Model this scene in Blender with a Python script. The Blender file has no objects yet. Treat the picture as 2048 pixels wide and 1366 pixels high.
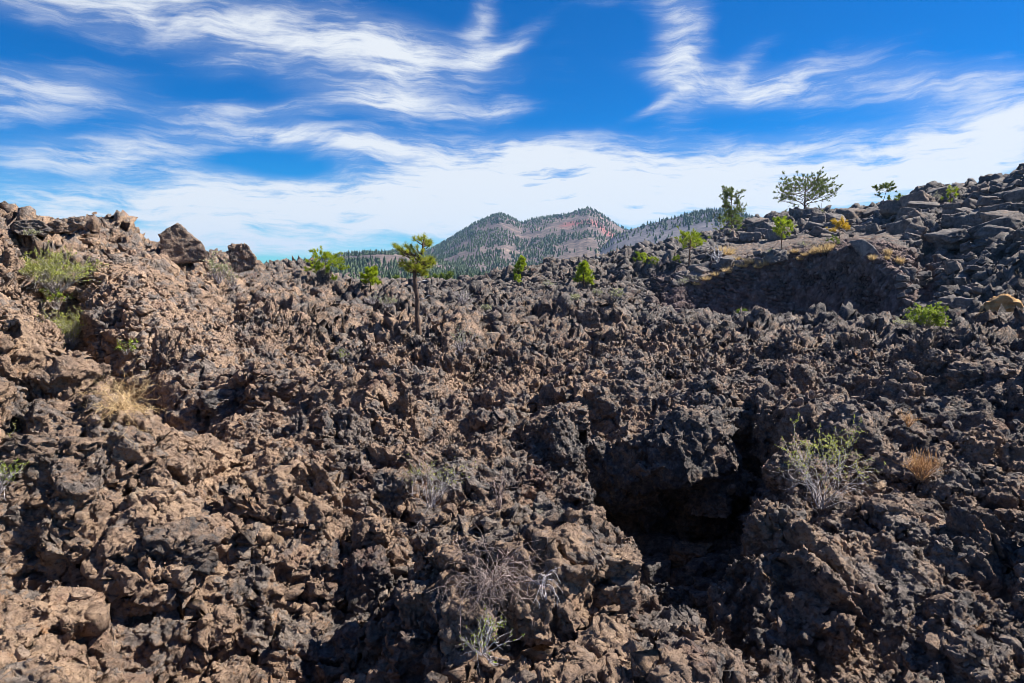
import bpy, bmesh, math, random
import numpy as np
from mathutils import Vector, Matrix, Quaternion

# ------------------------------------------------------------------ camera, light, exposure
R = math.radians
FPX, CX, CY = 1365.0, 1024.0, 683.0          # focal length and centre in pixels of the 2048 x 1366 photograph
PITCH = math.atan((683 - 545) / FPX)
EYE = 2.6
sc = bpy.context.scene
sc.render.engine = 'CYCLES'
cam_d = bpy.data.cameras.new('camera'); cam = bpy.data.objects.new('camera', cam_d)
sc.collection.objects.link(cam); sc.camera = cam
cam.location = (0, 0, EYE); cam.rotation_euler = (math.pi / 2 - PITCH, 0, 0)
cam_d.lens = 24.0; cam_d.sensor_width = 36.0; cam_d.clip_end = 20000; cam_d.clip_start = 0.05
sc.view_settings.view_transform = 'Standard'; sc.view_settings.look = 'None'
sc.view_settings.exposure = 1.2; sc.view_settings.gamma = 1.0
sc.cycles.max_bounces = 5; sc.cycles.diffuse_bounces = 3; sc.cycles.transparent_max_bounces = 6
sc.cycles.filter_width = 0.65; sc.cycles.use_denoising = True; sc.cycles.denoiser = 'OPENIMAGEDENOISE'; sc.cycles.denoising_prefilter = 'ACCURATE'
sc.cycles.sample_clamp_indirect = 2.0; sc.cycles.volume_bounces = 0
sc.cycles.caustics_reflective = False; sc.cycles.caustics_refractive = False

SUN_AZ, SUN_EL = R(77), R(47)                # azimuth from +Y towards +X
sun_dir = Vector((math.sin(SUN_AZ) * math.cos(SUN_EL), math.cos(SUN_AZ) * math.cos(SUN_EL), math.sin(SUN_EL)))
sd = bpy.data.lights.new('sun', 'SUN'); sd.energy = 5.0; sd.angle = R(0.5); sd.color = (1.0, 0.93, 0.83)
sun = bpy.data.objects.new('sun', sd); sc.collection.objects.link(sun)
sun.rotation_euler = sun_dir.to_track_quat('Z', 'Y').to_euler()

def ray(px, py):
    a = (px - CX) / FPX; b = (CY - py) / FPX
    c, s = math.cos(PITCH), math.sin(PITCH)
    return Vector((a, c + b * s, -s + b * c))

# ------------------------------------------------------------------ node helper
class NT:
    def __init__(self, tree): self.t = tree; self.n = tree.nodes; self.l = tree.links
    def node(self, typ, ins=None, **kw):
        nd = self.n.new(typ)
        for k, v in kw.items(): setattr(nd, k, v)
        if ins:
            for k, v in ins.items():
                s = nd.inputs[k]
                if isinstance(v, bpy.types.NodeSocket): self.l.new(v, s)
                else: s.default_value = v
        return nd
    def m(self, op, a, b=0.0, c=0.0, clamp=False):
        nd = self.n.new('ShaderNodeMath'); nd.operation = op; nd.use_clamp = clamp
        for i, v in enumerate((a, b, c)):
            if isinstance(v, bpy.types.NodeSocket): self.l.new(v, nd.inputs[i])
            else: nd.inputs[i].default_value = v
        return nd.outputs[0]
    def v(self, op, a, b=None, scale=None):
        nd = self.n.new('ShaderNodeVectorMath'); nd.operation = op
        for i, x in enumerate((a, b)):
            if x is None: continue
            if isinstance(x, bpy.types.NodeSocket): self.l.new(x, nd.inputs[i])
            else: nd.inputs[i].default_value = x
        if scale is not None:
            if isinstance(scale, bpy.types.NodeSocket): self.l.new(scale, nd.inputs['Scale'])
            else: nd.inputs['Scale'].default_value = scale
        return nd.outputs[1] if op in ('LENGTH', 'DOT_PRODUCT', 'DISTANCE') else nd.outputs[0]
    def noise(self, vec, scale, detail=3, rough=0.55, dist=0.0, out='Fac'):
        nd = self.node('ShaderNodeTexNoise', {'Vector': vec, 'Scale': scale, 'Detail': detail, 'Roughness': rough, 'Distortion': dist})
        return nd.outputs[out]
    def voro(self, vec, scale, feature='F1', out='Distance', rnd=1.0, **kw):
        nd = self.node('ShaderNodeTexVoronoi', None, feature=feature, **kw)
        self.l.new(vec, nd.inputs['Vector']); nd.inputs['Scale'].default_value = scale; nd.inputs['Randomness'].default_value = rnd
        return nd.outputs[out]
    def ramp(self, fac, stops, interp='LINEAR'):
        nd = self.n.new('ShaderNodeValToRGB'); self.l.new(fac, nd.inputs[0])
        cr = nd.color_ramp; cr.interpolation = interp
        while len(cr.elements) < len(stops): cr.elements.new(0.5)
        for e, (p, c) in zip(cr.elements, stops):
            e.position = p; e.color = (*c, 1) if len(c) == 3 else c
        return nd.outputs[0]
    def smooth(self, x, lo, hi, a=0.0, b=1.0):
        nd = self.node('ShaderNodeMapRange', {'Value': x, 'From Min': lo, 'From Max': hi, 'To Min': a, 'To Max': b}, interpolation_type='SMOOTHSTEP')
        return nd.outputs[0]
    def mix(self, fac, a, b, blend='MIX'):
        nd = self.n.new('ShaderNodeMix'); nd.data_type = 'RGBA'; nd.blend_type = blend
        for s, x in ((nd.inputs[0], fac), (nd.inputs[6], a), (nd.inputs[7], b)):
            if isinstance(x, bpy.types.NodeSocket): self.l.new(x, s)
            elif isinstance(x, (int, float)): s.default_value = x
            else: s.default_value = (*x, 1) if len(x) == 3 else x
        return nd.outputs[2]

# ------------------------------------------------------------------ world: physical sky with cirrus
w = bpy.data.worlds.new('World'); sc.world = w; w.use_nodes = True
for n_ in list(w.node_tree.nodes): w.node_tree.nodes.remove(n_)
N = NT(w.node_tree)
sky = N.node('ShaderNodeTexSky', None, sky_type='NISHITA', sun_disc=False, sun_elevation=SUN_EL, sun_rotation=SUN_AZ,
             altitude=2100, air_density=1.0, dust_density=0.3, ozone_density=2.5)
dirv = N.node('ShaderNodeTexCoord').outputs['Generated']
sep = N.node('ShaderNodeSeparateXYZ', {0: dirv})
az = N.m('ARCTAN2', sep.outputs[0], sep.outputs[1]); el = N.m('ARCSINE', sep.outputs[2])
q = N.node('ShaderNodeCombineXYZ', {0: az, 1: el, 2: 0.0}).outputs[0]
warp = N.node('ShaderNodeTexNoise', {'Vector': q, 'Scale': 2.6, 'Detail': 4.0, 'Roughness': 0.6}).outputs['Color']
warp = N.v('SUBTRACT', warp, (0.5, 0.5, 0.5))
# long fibres of cirrus: noise stretched along the streak direction, bent by the warp
def fibres(rot, sx, sy, scale, wamt, detail=9):
    qq = N.v('ADD', q, N.v('SCALE', warp, scale=wamt))
    mp = N.node('ShaderNodeMapping', {'Vector': qq, 'Rotation': (0, 0, R(rot)), 'Scale': (sx, sy, 1)})
    return N.noise(mp.outputs[0], scale, detail, 0.62, 0.3)
fib = N.m('ADD', N.m('MULTIPLY', fibres(6, 1.0, 8.0, 5.0, 0.12), 0.5), N.m('MULTIPLY', fibres(-14, 1.0, 9.0, 11.0, 0.07), 0.5))
puff = fibres(5, 1.0, 4.0, 10.0, 0.16)
tex = N.m('ADD', N.m('MULTIPLY', fib, 0.6), N.m('MULTIPLY', puff, 0.4))
BL = [  # px, py, half width, half height, tilt in degrees (up to the right), weight
 (420, 40, 480, 48, -4, .78), (740, 105, 190, 46, -8, .82), (200, 20, 330, 40, -3, .5), (800, 160, 60, 60, 60, .6), (735, 200, 120, 22, -6, .85),
 (80, 165, 190, 34, 8, .9), (40, 215, 110, 26, 10, .7), (540, 216, 150, 13, 2, .7), (870, 210, 150, 8, -3, .45), (460, 135, 60, 20, 10, .35),
 (958, 50, 26, 62, -25, .75), (1012, 95, 62, 13, 22, .8), (998, 218, 46, 16, 10, .8), (910, 225, 40, 9, 0, .5),
 (1345, 30, 40, 90, 8, .65), (1375, 90, 40, 90, -10, .7), (1450, 165, 150, 24, -12, .8), (1600, 150, 150, 26, 10, .65), (1750, 165, 260, 30, -4, .6),
 (1960, 190, 150, 34, -6, .6), (1310, 205, 48, 7, 22, .7), (1500, 110, 60, 20, 30, .45), (1200, 8, 60, 12, 0, .4),
 (560, 262, 230, 22, -3, .8), (700, 285, 140, 16, -6, .8), (90, 320, 220, 34, 6, .75), (330, 290, 170, 30, 8, .6), (420, 350, 230, 30, -6, .6),
 (1000, 300, 210, 26, 4, .75), (1150, 335, 190, 40, -4, .75), (960, 375, 230, 50, 4, 1.15), (760, 400, 280, 50, 4, 1.0), (620, 450, 300, 48, 0, .95),
 (250, 445, 300, 36, 4, .82), (300, 400, 280, 26, 5, .75), (60, 400, 160, 26, 5, .6), (1100, 400, 260, 50, 0, 1.1), (1350, 370, 260, 48, 4, 1.0),
 (1400, 310, 260, 26, 6, .6), (1650, 320, 260, 34, 6, .9), (1900, 290, 230, 40, 10, .85), (2010, 250, 120, 22, 10, .6), (1850, 350, 280, 36, 6, .9),
 (2000, 320, 200, 40, 8, .75), (1600, 390, 220, 30, 0, .85), (600, 500, 240, 14, 0, .55), (300, 490, 260, 20, 0, .8), (1300, 420, 260, 40, 0, .8),
 (620, 340, 110, 20, -4, -.6), (470, 312, 90, 10, 6, -.35), (1280, 375, 60, 10, 6, -.3), (1540, 352, 70, 9, 6, -.25), (520, 520, 120, 9, 0, -.5),
]
acc = None
qw = N.v('ADD', q, N.v('SCALE', warp, scale=0.055))
for (px, py, hw, hh, rot, wt) in BL:
    d = ray(px, py).normalized(); a_ = math.atan2(d.x, d.y); e_ = math.asin(d.z)
    k = math.cos(math.atan(abs(px - CX) / FPX))
    mp = N.node('ShaderNodeMapping', {'Vector': qw, 'Location': (a_, e_, 0), 'Rotation': (0, 0, R(rot)),
                'Scale': (hw / FPX * k * k * 1.15, hh / FPX * k * 1.15, 1)}, vector_type='TEXTURE')
    g = N.m('EXPONENT', N.m('MULTIPLY', N.v('DOT_PRODUCT', mp.outputs[0], mp.outputs[0]), -0.9))
    g = N.m('MULTIPLY', g, wt)
    acc = g if acc is None else N.m('ADD', acc, g)
# thin all-sky cirrus away from the framed part, so the sky is whole from other places
out_az = N.smooth(N.m('ABSOLUTE', az), 0.75, 1.1, 0.0, 0.45)
acc = N.m('ADD', acc, out_az)
dens = N.m('ADD', N.m('MULTIPLY', N.m('MULTIPLY', acc, 0.92), N.smooth(tex, 0.32, 0.66, 0.22, 1.20)), N.m('MULTIPLY', N.m('SUBTRACT', tex, 0.5), 0.75))
alpha = N.smooth(dens, 0.10, 1.45, 0.0, 0.95)
thin = N.m('MULTIPLY', N.m('MULTIPLY', N.smooth(acc, 0.15, 1.0), N.smooth(tex, 0.30, 0.6, .15, 1.3)), 0.22)
alpha = N.m('MAXIMUM', alpha, thin)
SKY_S = 0.054
skyc = N.node('ShaderNodeHueSaturation', {'Hue': 0.5, 'Saturation': 1.6, 'Value': 1.0, 'Fac': 1.0, 'Color': sky.outputs[0]}).outputs[0]
skyc = N.mix(1.0, skyc, N.mix(N.smooth(el, 0.0, 0.30), (0.40, 0.92, 1.08), (0.01, 0.84, 1.05)), 'MULTIPLY')
cl = N.mix(alpha, skyc, (0.385 / SKY_S, 0.403 / SKY_S, 0.422 / SKY_S))
bg = N.node('ShaderNodeBackground', {'Color': cl, 'Strength': SKY_S})
wo = N.node('ShaderNodeOutputWorld', {'Surface': bg.outputs[0]})
w.cycles.sampling_method = 'MANUAL'; w.cycles.sample_map_resolution = 512

# ------------------------------------------------------------------ materials
def new_mat(name):
    m = bpy.data.materials.new(name); m.use_nodes = True
    for n_ in list(m.node_tree.nodes): m.node_tree.nodes.remove(n_)
    return m, NT(m.node_tree)

def finish(N, col, rough=0.9, bump=None, bstr=0.5, bdist=0.02, spec=0.25):
    p = N.node('ShaderNodeBsdfPrincipled')
    for k, v in (('Base Color', col), ('Roughness', rough), ('Specular IOR Level', spec)):
        if isinstance(v, bpy.types.NodeSocket): N.l.new(v, p.inputs[k])
        elif k == 'Base Color': p.inputs[k].default_value = (*v, 1)
        else: p.inputs[k].default_value = v
    if bump is not None:
        b = N.node('ShaderNodeBump', {'Height': bump, 'Strength': bstr, 'Distance': bdist})
        N.l.new(b.outputs[0], p.inputs['Normal'])
    N.node('ShaderNodeOutputMaterial', {'Surface': p.outputs[0]})
    return p

def attr(N, name): return N.node('ShaderNodeAttribute', None, attribute_name=name).outputs['Fac']

def lava_material(name, tan=None, grey=None, seed=0.0, block=None):
    """Rough basalt: charcoal crust, brown to tan weathered faces, rusty flecks, pale lichen."""
    m, N = new_mat(name)
    P = N.node('ShaderNodeNewGeometry').outputs['Position']
    P = N.v('ADD', P, (seed, seed * .7, -seed))
    t = attr(N, 'tan') if tan is None else None
    g = attr(N, 'grey') if grey is None else None
    big = N.noise(P, 0.55, 5, 0.6); mid = N.noise(P, 2.6, 6, 0.65, 0.4); fine = N.noise(P, 14, 5, 0.7, 0.3); speck = N.noise(P, 55, 3, 0.7)
    f = N.m('ADD', N.m('MULTIPLY', big, 0.26), N.m('ADD', N.m('MULTIPLY', mid, 0.44), N.m('MULTIPLY', fine, 0.42)))   # mean 0.56
    tb = t if t is not None else tan
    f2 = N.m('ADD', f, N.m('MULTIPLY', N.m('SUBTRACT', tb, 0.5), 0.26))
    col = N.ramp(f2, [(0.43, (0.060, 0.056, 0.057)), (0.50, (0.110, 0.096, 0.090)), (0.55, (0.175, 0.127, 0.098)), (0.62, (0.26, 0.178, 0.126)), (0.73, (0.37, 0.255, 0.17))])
    # charcoal crust lies in plates, mostly on upward surfaces
    nz = N.node('ShaderNodeSeparateXYZ', {0: N.node('ShaderNodeNewGeometry').outputs['Normal']}).outputs[2]
    cr_ = N.m('ADD', N.noise(N.v('ADD', P, (31, 5, 8)), 1.7, 6, 0.7, 0.6), N.m('MULTIPLY', nz, 0.07))
    cr_ = N.smooth(cr_, 0.545, 0.60)
    col = N.mix(N.m('MULTIPLY', cr_, 0.74), col, N.ramp(fine, [(0.38, (0.050, 0.049, 0.052)), (0.50, (0.115, 0.108, 0.106)), (0.62, (0.20, 0.18, 0.165))]))
    rust = N.smooth(N.noise(N.v('ADD', P, (7, 3, 1)), 5.5, 5, 0.7), 0.58, 0.70)
    rust = N.m('MULTIPLY', rust, N.smooth(N.noise(P, 0.9, 2), 0.42, 0.62))
    col = N.mix(N.m('MULTIPLY', rust, 0.75), col, (0.34, 0.165, 0.065))
    red = N.smooth(N.noise(N.v('ADD', P, (-5, 9, 2)), 1.6, 5, 0.7), 0.56, 0.70)
    col = N.mix(N.m('MULTIPLY', red, 0.55), col, (0.115, 0.052, 0.042))
    gcol = N.ramp(f, [(0.44, (0.055, 0.055, 0.060)), (0.54, (0.135, 0.128, 0.13)), (0.66, (0.30, 0.275, 0.26))])
    gb = g if g is not None else grey
    col = N.mix(gb, col, gcol)
    lich = N.smooth(N.noise(N.v('ADD', P, (20, 0, 4)), 3.3, 7, 0.75), 0.60, 0.70)
    lich = N.m('MULTIPLY', lich, N.smooth(N.noise(P, 0.35, 2), 0.46, 0.60))
    col = N.mix(N.m('MULTIPLY', lich, 0.45), col, (0.26, 0.28, 0.24))
    sp2 = N.noise(N.v('ADD', P, (3, 11, 6)), 17, 2, 0.6)
    col = N.mix(N.m('MULTIPLY', N.smooth(sp2, 0.60, 0.70), 0.40), col, (0.40, 0.31, 0.24)); col = N.mix(N.m('MULTIPLY', N.smooth(sp2, 0.40, 0.32), 0.55), col, (0.03, 0.028, 0.030))
    col = N.mix(N.m('MULTIPLY', N.smooth(speck, 0.62, 0.75), 0.35), col, (0.36, 0.29, 0.22))
    col = N.mix(N.m('MULTIPLY', N.smooth(speck, 0.42, 0.30), 0.55), col, (0.02, 0.018, 0.018))
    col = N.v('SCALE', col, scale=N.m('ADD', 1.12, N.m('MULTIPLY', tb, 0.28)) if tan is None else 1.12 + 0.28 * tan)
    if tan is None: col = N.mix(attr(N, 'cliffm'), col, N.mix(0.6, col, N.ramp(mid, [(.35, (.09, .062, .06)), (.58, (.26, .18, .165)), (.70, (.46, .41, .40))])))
    vs = N.voro(P, 30)
    b = N.m('ADD', N.m('MULTIPLY', N.noise(P, 22, 7, 0.75, 0.5), 1.0), N.m('MULTIPLY', vs, 0.35))
    finish(N, col, 0.93, b, 0.95, 0.07, 0.18)
    return m

# ------------------------------------------------------------------ helpers for things
COL = sc.collection
def tag(o, label=None, cat=None, group=None, kind=None):
    if label: o['label'] = label
    if cat: o['category'] = cat
    if group: o['group'] = group
    if kind: o['kind'] = kind
    return o
def empty(name, loc, rz=0.0):
    o = bpy.data.objects.new(name, None); COL.objects.link(o); o.location = loc; o.rotation_euler = (0, 0, rz); o.empty_display_size = 0.2
    return o
def mesh_np(name, V, F, mat=None, smooth=False):
    """V (n,3) array, F (m,k) int array"""
    me = bpy.data.meshes.new(name); V = np.asarray(V, dtype=np.float32); F = np.asarray(F, dtype=np.int32)
    k = F.shape[1]
    me.vertices.add(len(V)); me.vertices.foreach_set('co', V.ravel())
    me.loops.add(F.size); me.loops.foreach_set('vertex_index', F.ravel())
    me.polygons.add(len(F)); me.polygons.foreach_set('loop_start', np.arange(0, F.size, k, dtype=np.int32))
    me.polygons.foreach_set('use_smooth', np.full(len(F), smooth, dtype=bool))
    me.update(calc_edges=True)
    if mat: me.materials.append(mat)
    return me
def obj(name, me, parent=None, loc=None):
    o = bpy.data.objects.new(name, me); COL.objects.link(o)
    if parent: o.parent = parent
    if loc is not None: o.location = loc
    return o
def attr_set(me, name, vals):
    a = me.attributes.new(name, 'FLOAT', 'POINT'); a.data.foreach_set('value', np.asarray(vals, dtype=np.float32))
def sstep(x, a, b):
    t = np.clip((x - a) / (b - a), 0, 1); return t * t * (3 - 2 * t)

# ------------------------------------------------------------------ the lava field: big forms
# columns of knots: photo column px -> [(distance, row py) ...] rows L2..L10; converted to ground shape
KN = {
 -350: [(4.2, 1000), (5.6, 840), (7.0, 720), (8.4, 640), (10, 560), (12, 490), (14, 440), (15.5, 420), (17, 415)],
    0: [(4.5, 1000), (6.0, 850), (7.6, 740), (9.0, 660), (11, 580), (13, 505), (15, 484), (16.5, 478), (17.5, 476)],
  100: [(4.7, 1000), (6.2, 855), (8.0, 750), (9.6, 670), (11.6, 592), (13.5, 520), (15.4, 480), (17, 468), (18, 465)],
  200: [(4.9, 1000), (6.5, 858), (8.4, 755), (10.5, 672), (12.6, 598), (14.6, 535), (16.6, 498), (18.0, 484), (19, 480)],
  300: [(5.0, 1000), (6.8, 858), (9.0, 758), (11.5, 672), (14, 602), (16, 547), (18, 518), (20, 507), (21, 502)],
  400: [(5.3, 1000), (7.2, 856), (9.8, 755), (12.5, 672), (15.5, 610), (18, 562), (20.5, 532), (23, 520), (25, 516)],
  500: [(5.6, 1000), (7.7, 852), (11, 750), (14.5, 672), (19, 612), (23, 578), (27, 556), (30, 546), (32, 542)],
  600: [(5.8, 1000), (8.2, 852), (12, 750), (17, 670), (23, 612), (30, 582), (36, 566), (42, 557), (46, 553)],
  700: [(6.0, 1000), (8.5, 850), (13, 748), (19.5, 668), (28, 617), (38, 591), (48, 577), (56, 570), (62, 567)],
  850: [(6.0, 1000), (8.6, 850), (13.3, 745), (21, 665), (31, 622), (45, 594), (58, 579), (68, 572), (78, 568)],
 1000: [(6.2, 1000), (8.8, 850), (13.5, 745), (21.5, 665), (32, 622), (46, 592), (58, 572), (66, 561), (72, 556)],
 1100: [(6.2, 1000), (8.8, 850), (13.5, 745), (21.5, 666), (33, 622), (47, 591), (57, 566), (64, 547), (70, 535)],
 1200: [(6.2, 1000), (8.8, 850), (13.5, 745), (22, 667), (34, 620), (48, 592), (57, 562), (66, 537), (76, 516)],
 1300: [(6.2, 1000), (8.8, 850), (13.6, 746), (22.5, 670), (35, 628), (52, 634), (56.5, 572), (68, 520), (85, 494)],
 1400: [(6.2, 1000), (8.8, 850), (13.8, 747), (23, 674), (36, 645), (54.5, 640), (57, 548), (70, 507), (98, 478)],
 1500: [(6.2, 1000), (8.8, 850), (14, 748), (23, 676), (36, 652), (54.5, 652), (57, 522), (74, 492), (108, 444)],
 1600: [(6.2, 1000), (8.7, 850), (14, 748), (23, 676), (36, 654), (54.5, 656), (57, 506), (76, 474), (118, 425)],
 1700: [(6.1, 1000), (8.6, 850), (14, 748), (23, 675), (36, 654), (53, 656), (55, 490), (74, 470), (118, 424)],
 1760: [(6.1, 1000), (8.6, 850), (14, 747), (23, 673), (35, 654), (52, 654), (54, 505), (72, 465), (112, 416)],
 1815: [(6.0, 1000), (8.6, 850), (13.8, 746), (23, 672), (35, 652), (48, 648), (53, 540), (72, 450), (108, 412)],
 1850: [(6.0, 1000), (8.6, 850), (13.8, 746), (22.5, 670), (34, 650), (45, 640), (56, 560), (74, 436), (104, 378)],
 1950: [(5.9, 1000), (8.5, 850), (13.6, 745), (22, 668), (33, 645), (42, 628), (54, 535), (74, 432), (98, 374)],
 2048: [(5.8, 1000), (8.4, 850), (13.5, 744), (21, 664), (31, 636), (39, 612), (52, 505), (70, 408), (92, 338)],
 2400: [(5.6, 1000), (8.0, 850), (12.5, 740), (18, 655), (26, 610), (34, 560), (46, 420), (60, 310), (80, 220)],
}
pxs = sorted(KN); NK = 9
TH = np.zeros((NK, len(pxs))); RR = np.zeros_like(TH); ZZ = np.zeros_like(TH)
for i, px in enumerate(pxs):
    for j, (r_, py) in enumerate(KN[px]):
        d = ray(px, py); h = math.hypot(d.x, d.y)
        TH[j, i] = math.atan2(d.x, d.y); RR[j, i] = r_; ZZ[j, i] = EYE + d.z / h * r_
A0, A1 = R(-50), R(50)
NC = 1350
th = np.linspace(A0, A1, NC)
kr, kz = [np.full(NC, 1.2), np.full(NC, 3.3)], [np.full(NC, EYE - 1.75), np.full(NC, 0.0)]
def pol(arr, j): return np.interp(th, TH[j], arr[j])
d = ray(1000, 1366); z33 = EYE + d.z / math.hypot(d.x, d.y) * 3.3
kz[1][:] = z33 + np.interp(th, [R(-40), R(-12), R(45)], [0.30, 0.06, -0.05])
for j in range(NK): kr.append(pol(RR, j)); kz.append(pol(ZZ, j))
rtop, ztop = kr[-1], kz[-1]
kr.append(rtop * 1.12 + 2); kz.append(ztop - 1.2 - (rtop > 60) * 0.5)
kr.append(rtop * 1.5 + 8); kz.append(np.minimum(ztop - 4, EYE - 5.0))
kr.append(np.full(NC, 330.0)); kz.append(np.full(NC, EYE - 9.0))
kr = np.array(kr); kz = np.array(kz)
rings = [1.3]
while rings[-1] < 330:
    r_ = rings[-1]
    if 52.5 < r_ < 57.6: rings.append(r_ * 1.0005); continue
    k = np.interp(math.log(r_), [math.log(1.3), math.log(3), math.log(12), math.log(45), math.log(60), math.log(120), math.log(330)],
                  [0.0035, 0.0019, 0.0021, 0.0030, 0.0026, 0.005, 0.03])
    rings.append(r_ * (1 + k))
rings = np.array(rings); NR = len(rings)
Z = np.zeros((NR, NC))
# monotone cubic (Fritsch-Carlson) down each azimuth column
for c in range(NC):
    x, y = kr[:, c], kz[:, c]; h = np.diff(x); dl = np.diff(y) / h
    m_ = np.zeros_like(y); m_[0] = dl[0]; m_[-1] = dl[-1]
    s_ = dl[:-1] * dl[1:] > 0
    w1 = 2 * h[1:] + h[:-1]; w2 = h[1:] + 2 * h[:-1]
    with np.errstate(divide='ignore', invalid='ignore'):
        hm = (w1 + w2) / (w1 / dl[:-1] + w2 / dl[1:])
    m_[1:-1] = np.where(s_, hm, 0)
    k_ = np.clip(np.searchsorted(x, rings) - 1, 0, len(x) - 2)
    t = np.clip((rings - x[k_]) / h[k_], 0, 1); hh = h[k_]
    Z[:, c] = ((2*t**3 - 3*t**2 + 1) * y[k_] + (t**3 - 2*t**2 + t) * hh * m_[k_] + (-2*t**3 + 3*t**2) * y[k_+1] + (t**3 - t**2) * hh * m_[k_+1])
T, RG = np.meshgrid(th, rings)
X = np.sin(T) * RG; Y = np.cos(T) * RG
TX = CX + np.tan(T) * FPX * 0.97                      # roughly the photo column of each bearing
def blob(x0, y0, sx, sy, rot=0.0, p=2.0):
    c, s = math.cos(rot), math.sin(rot); dx, dy = X - x0, Y - y0
    return np.exp(-((np.abs((c*dx + s*dy) / sx))**p + (np.abs((-s*dx + c*dy) / sy))**p))
def at(px, r_):                                        # ground position on the bearing of a photo column
    t_ = math.atan((px - CX) / (FPX * 0.97)); return math.sin(t_) * r_, math.cos(t_) * r_
def add(px, r_, sx, sy, h, rot=0.0, p=2.0):
    global Z
    x0, y0 = at(px, r_); Z = Z + h * blob(x0, y0, sx, sy, rot, p)
def path_dist(pts):
    """distance of every grid point to a polyline of (px, r)"""
    P_ = [at(*p) for p in pts]; D = np.full(X.shape, 1e9); 
    for (x0, y0), (x1, y1) in zip(P_[:-1], P_[1:]):
        vx, vy = x1 - x0, y1 - y0; L2 = vx*vx + vy*vy
        t = np.clip(((X - x0) * vx + (Y - y0) * vy) / L2, 0, 1)
        D = np.minimum(D, np.hypot(X - x0 - t*vx, Y - y0 - t*vy))
    return D
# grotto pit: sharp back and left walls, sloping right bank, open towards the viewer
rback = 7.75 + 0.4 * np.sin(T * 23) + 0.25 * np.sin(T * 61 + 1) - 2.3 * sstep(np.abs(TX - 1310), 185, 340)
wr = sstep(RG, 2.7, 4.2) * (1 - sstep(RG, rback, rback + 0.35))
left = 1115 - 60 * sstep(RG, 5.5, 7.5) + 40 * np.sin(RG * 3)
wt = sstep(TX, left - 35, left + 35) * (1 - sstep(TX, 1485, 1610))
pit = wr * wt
Z -= 1.35 * pit
lip_z = -0.0
# mounds and slabs near the viewer
add(1090, 6.4, .42, .5, .50, 0.3, 3); add(1130, 7.4, .45, .4, .38, 0, 3)
add(1090, 3.75, .26, .42, .42, 0.2, 3); add(1570, 6.0, .32, .5, .36, -.3, 3); add(1660, 5.4, .5, .6, .22, 0, 3)
add(850, 5.9, .45, .25, .22, 0.0, 3); add(620, 5.2, .4, .4, .22, 0, 3); add(720, 4.4, .35, .5, .22, 0.4, 3); add(420, 4.6, .4, .5, .22, 0, 3)
add(110, 5.4, .55, .22, .42, 0.1, 4); add(130, 6.1, .6, .22, .38, 0.0, 4)
add(940, 5.0, .5, .4, .15, 0, 2); add(760, 7.5, .8, .5, .22, 0, 2)
add(1250, 62, 5, 6, 1.2, 0, 2); add(1170, 40, 3, 2, 1.0, 0, 2); add(1050, 60, 3.5, 4, 1.0, 0, 2)
add(640, 40, 2.2, 3, 1.1, 0, 2); add(800, 36, 3, 2, .7, 0, 2)
# craggy left skyline
for x_, r_, sx_, sy_, h_ in ((140, 16.3, .42, .5, .10), (225, 18.5, .45, .6, .06), (368, 19.3, .75, .8, .10), (485, 22.8, .55, .7, .12),
                        (640, 44, .8, 1.2, .6), (1010, 66, 1.2, 2, .6), (1110, 66, 2.0, 2, .5), (1240, 74, 2, 2, .8)): add(x_, r_, sx_, sy_, h_, 0, 4)
# big tilted blocks and folds of the near wall
for x_, r_, sx_, sy_, h_, ro in ((250, 5.0, .34, .30, .28, .5), (480, 5.4, .30, .42, .30, -.4), (560, 4.4, .26, .34, .26, .3), (330, 4.1, .28, .24, .22, -.2), (150, 4.6, .24, .3, .2, .6), (680, 6.2, .40, .30, .26, .2),
                        (800, 4.6, .30, .26, .22, -.5), (900, 7.6, .55, .34, .28, .3), (980, 5.9, .34, .4, .24, 0), (420, 7.4, .6, .3, .34, -.5), (560, 8.6, .8, .34, .36, -.6), (700, 10.4, .9, .4, .42, -.5), (330, 9.4, .5, .8, .45, .2),
                        (1320, 11.5, .8, .4, .3, .2), (1590, 8.4, .5, .36, .25, 0), (1700, 7.6, .6, .4, .28, .3), (1850, 6.4, .5, .34, .25, -.2), (1650, 12.5, .9, .5, .34, 0), (1900, 10.5, .8, .5, .34, .2), (1750, 4.6, .34, .3, .2, 0),
                        (850, 16, 1.2, .7, .5, .2), (1000, 18, 1.3, .7, .6, -.2), (600, 17, 1.4, .7, .6, -.5), (1150, 24, 1.8, 1, .7, 0), (1450, 20, 1.6, .8, .5, .1), (750, 26, 2, 1.0, .8, -.2), (980, 34, 2.4, 1.3, .9, 0)): add(x_, r_, sx_, sy_, h_, ro, 4)
# gully on the left, and the dark clefts of the near wall
D = path_dist([(110, 15), (150, 12.6), (190, 10.6), (262, 8.8), (300, 7.6)])
Z -= 1.75 * np.exp(-(D / 0.72)**3)
for pts, wd, dp in (([(400, 4.9), (470, 4.3), (560, 3.9)], .14, .45), ([(55, 4.2), (100, 3.9), (140, 3.6)], .13, .4), ([(690, 3.6), (640, 4.4), (560, 4.9)], .12, .4),
                    ([(760, 12.8), (900, 12.2), (980, 13)], .35, .4), ([(640, 14.5), (700, 11.8), (730, 9.4)], .35, .5), ([(1240, 30), (1300, 24), (1340, 19)], .8, .7),
                    ([(960, 9.5), (1050, 9.0), (1010, 7.3)], .2, .35), ([(1800, 15), (1900, 13), (2050, 12.5)], .3, .3)):
    D = path_dist(pts); Z -= .8 * dp * np.exp(-(D / wd)**3)
# undercuts: push the foot of the pit's back wall outward
fl = pit * sstep(RG, 5.7, 7.1)
dR = 0.95 * fl * (1 - sstep(np.abs(TX - 1300), 190, 300))
X = np.sin(T) * (RG + dR); Y = np.cos(T) * (RG + dR)

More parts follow.
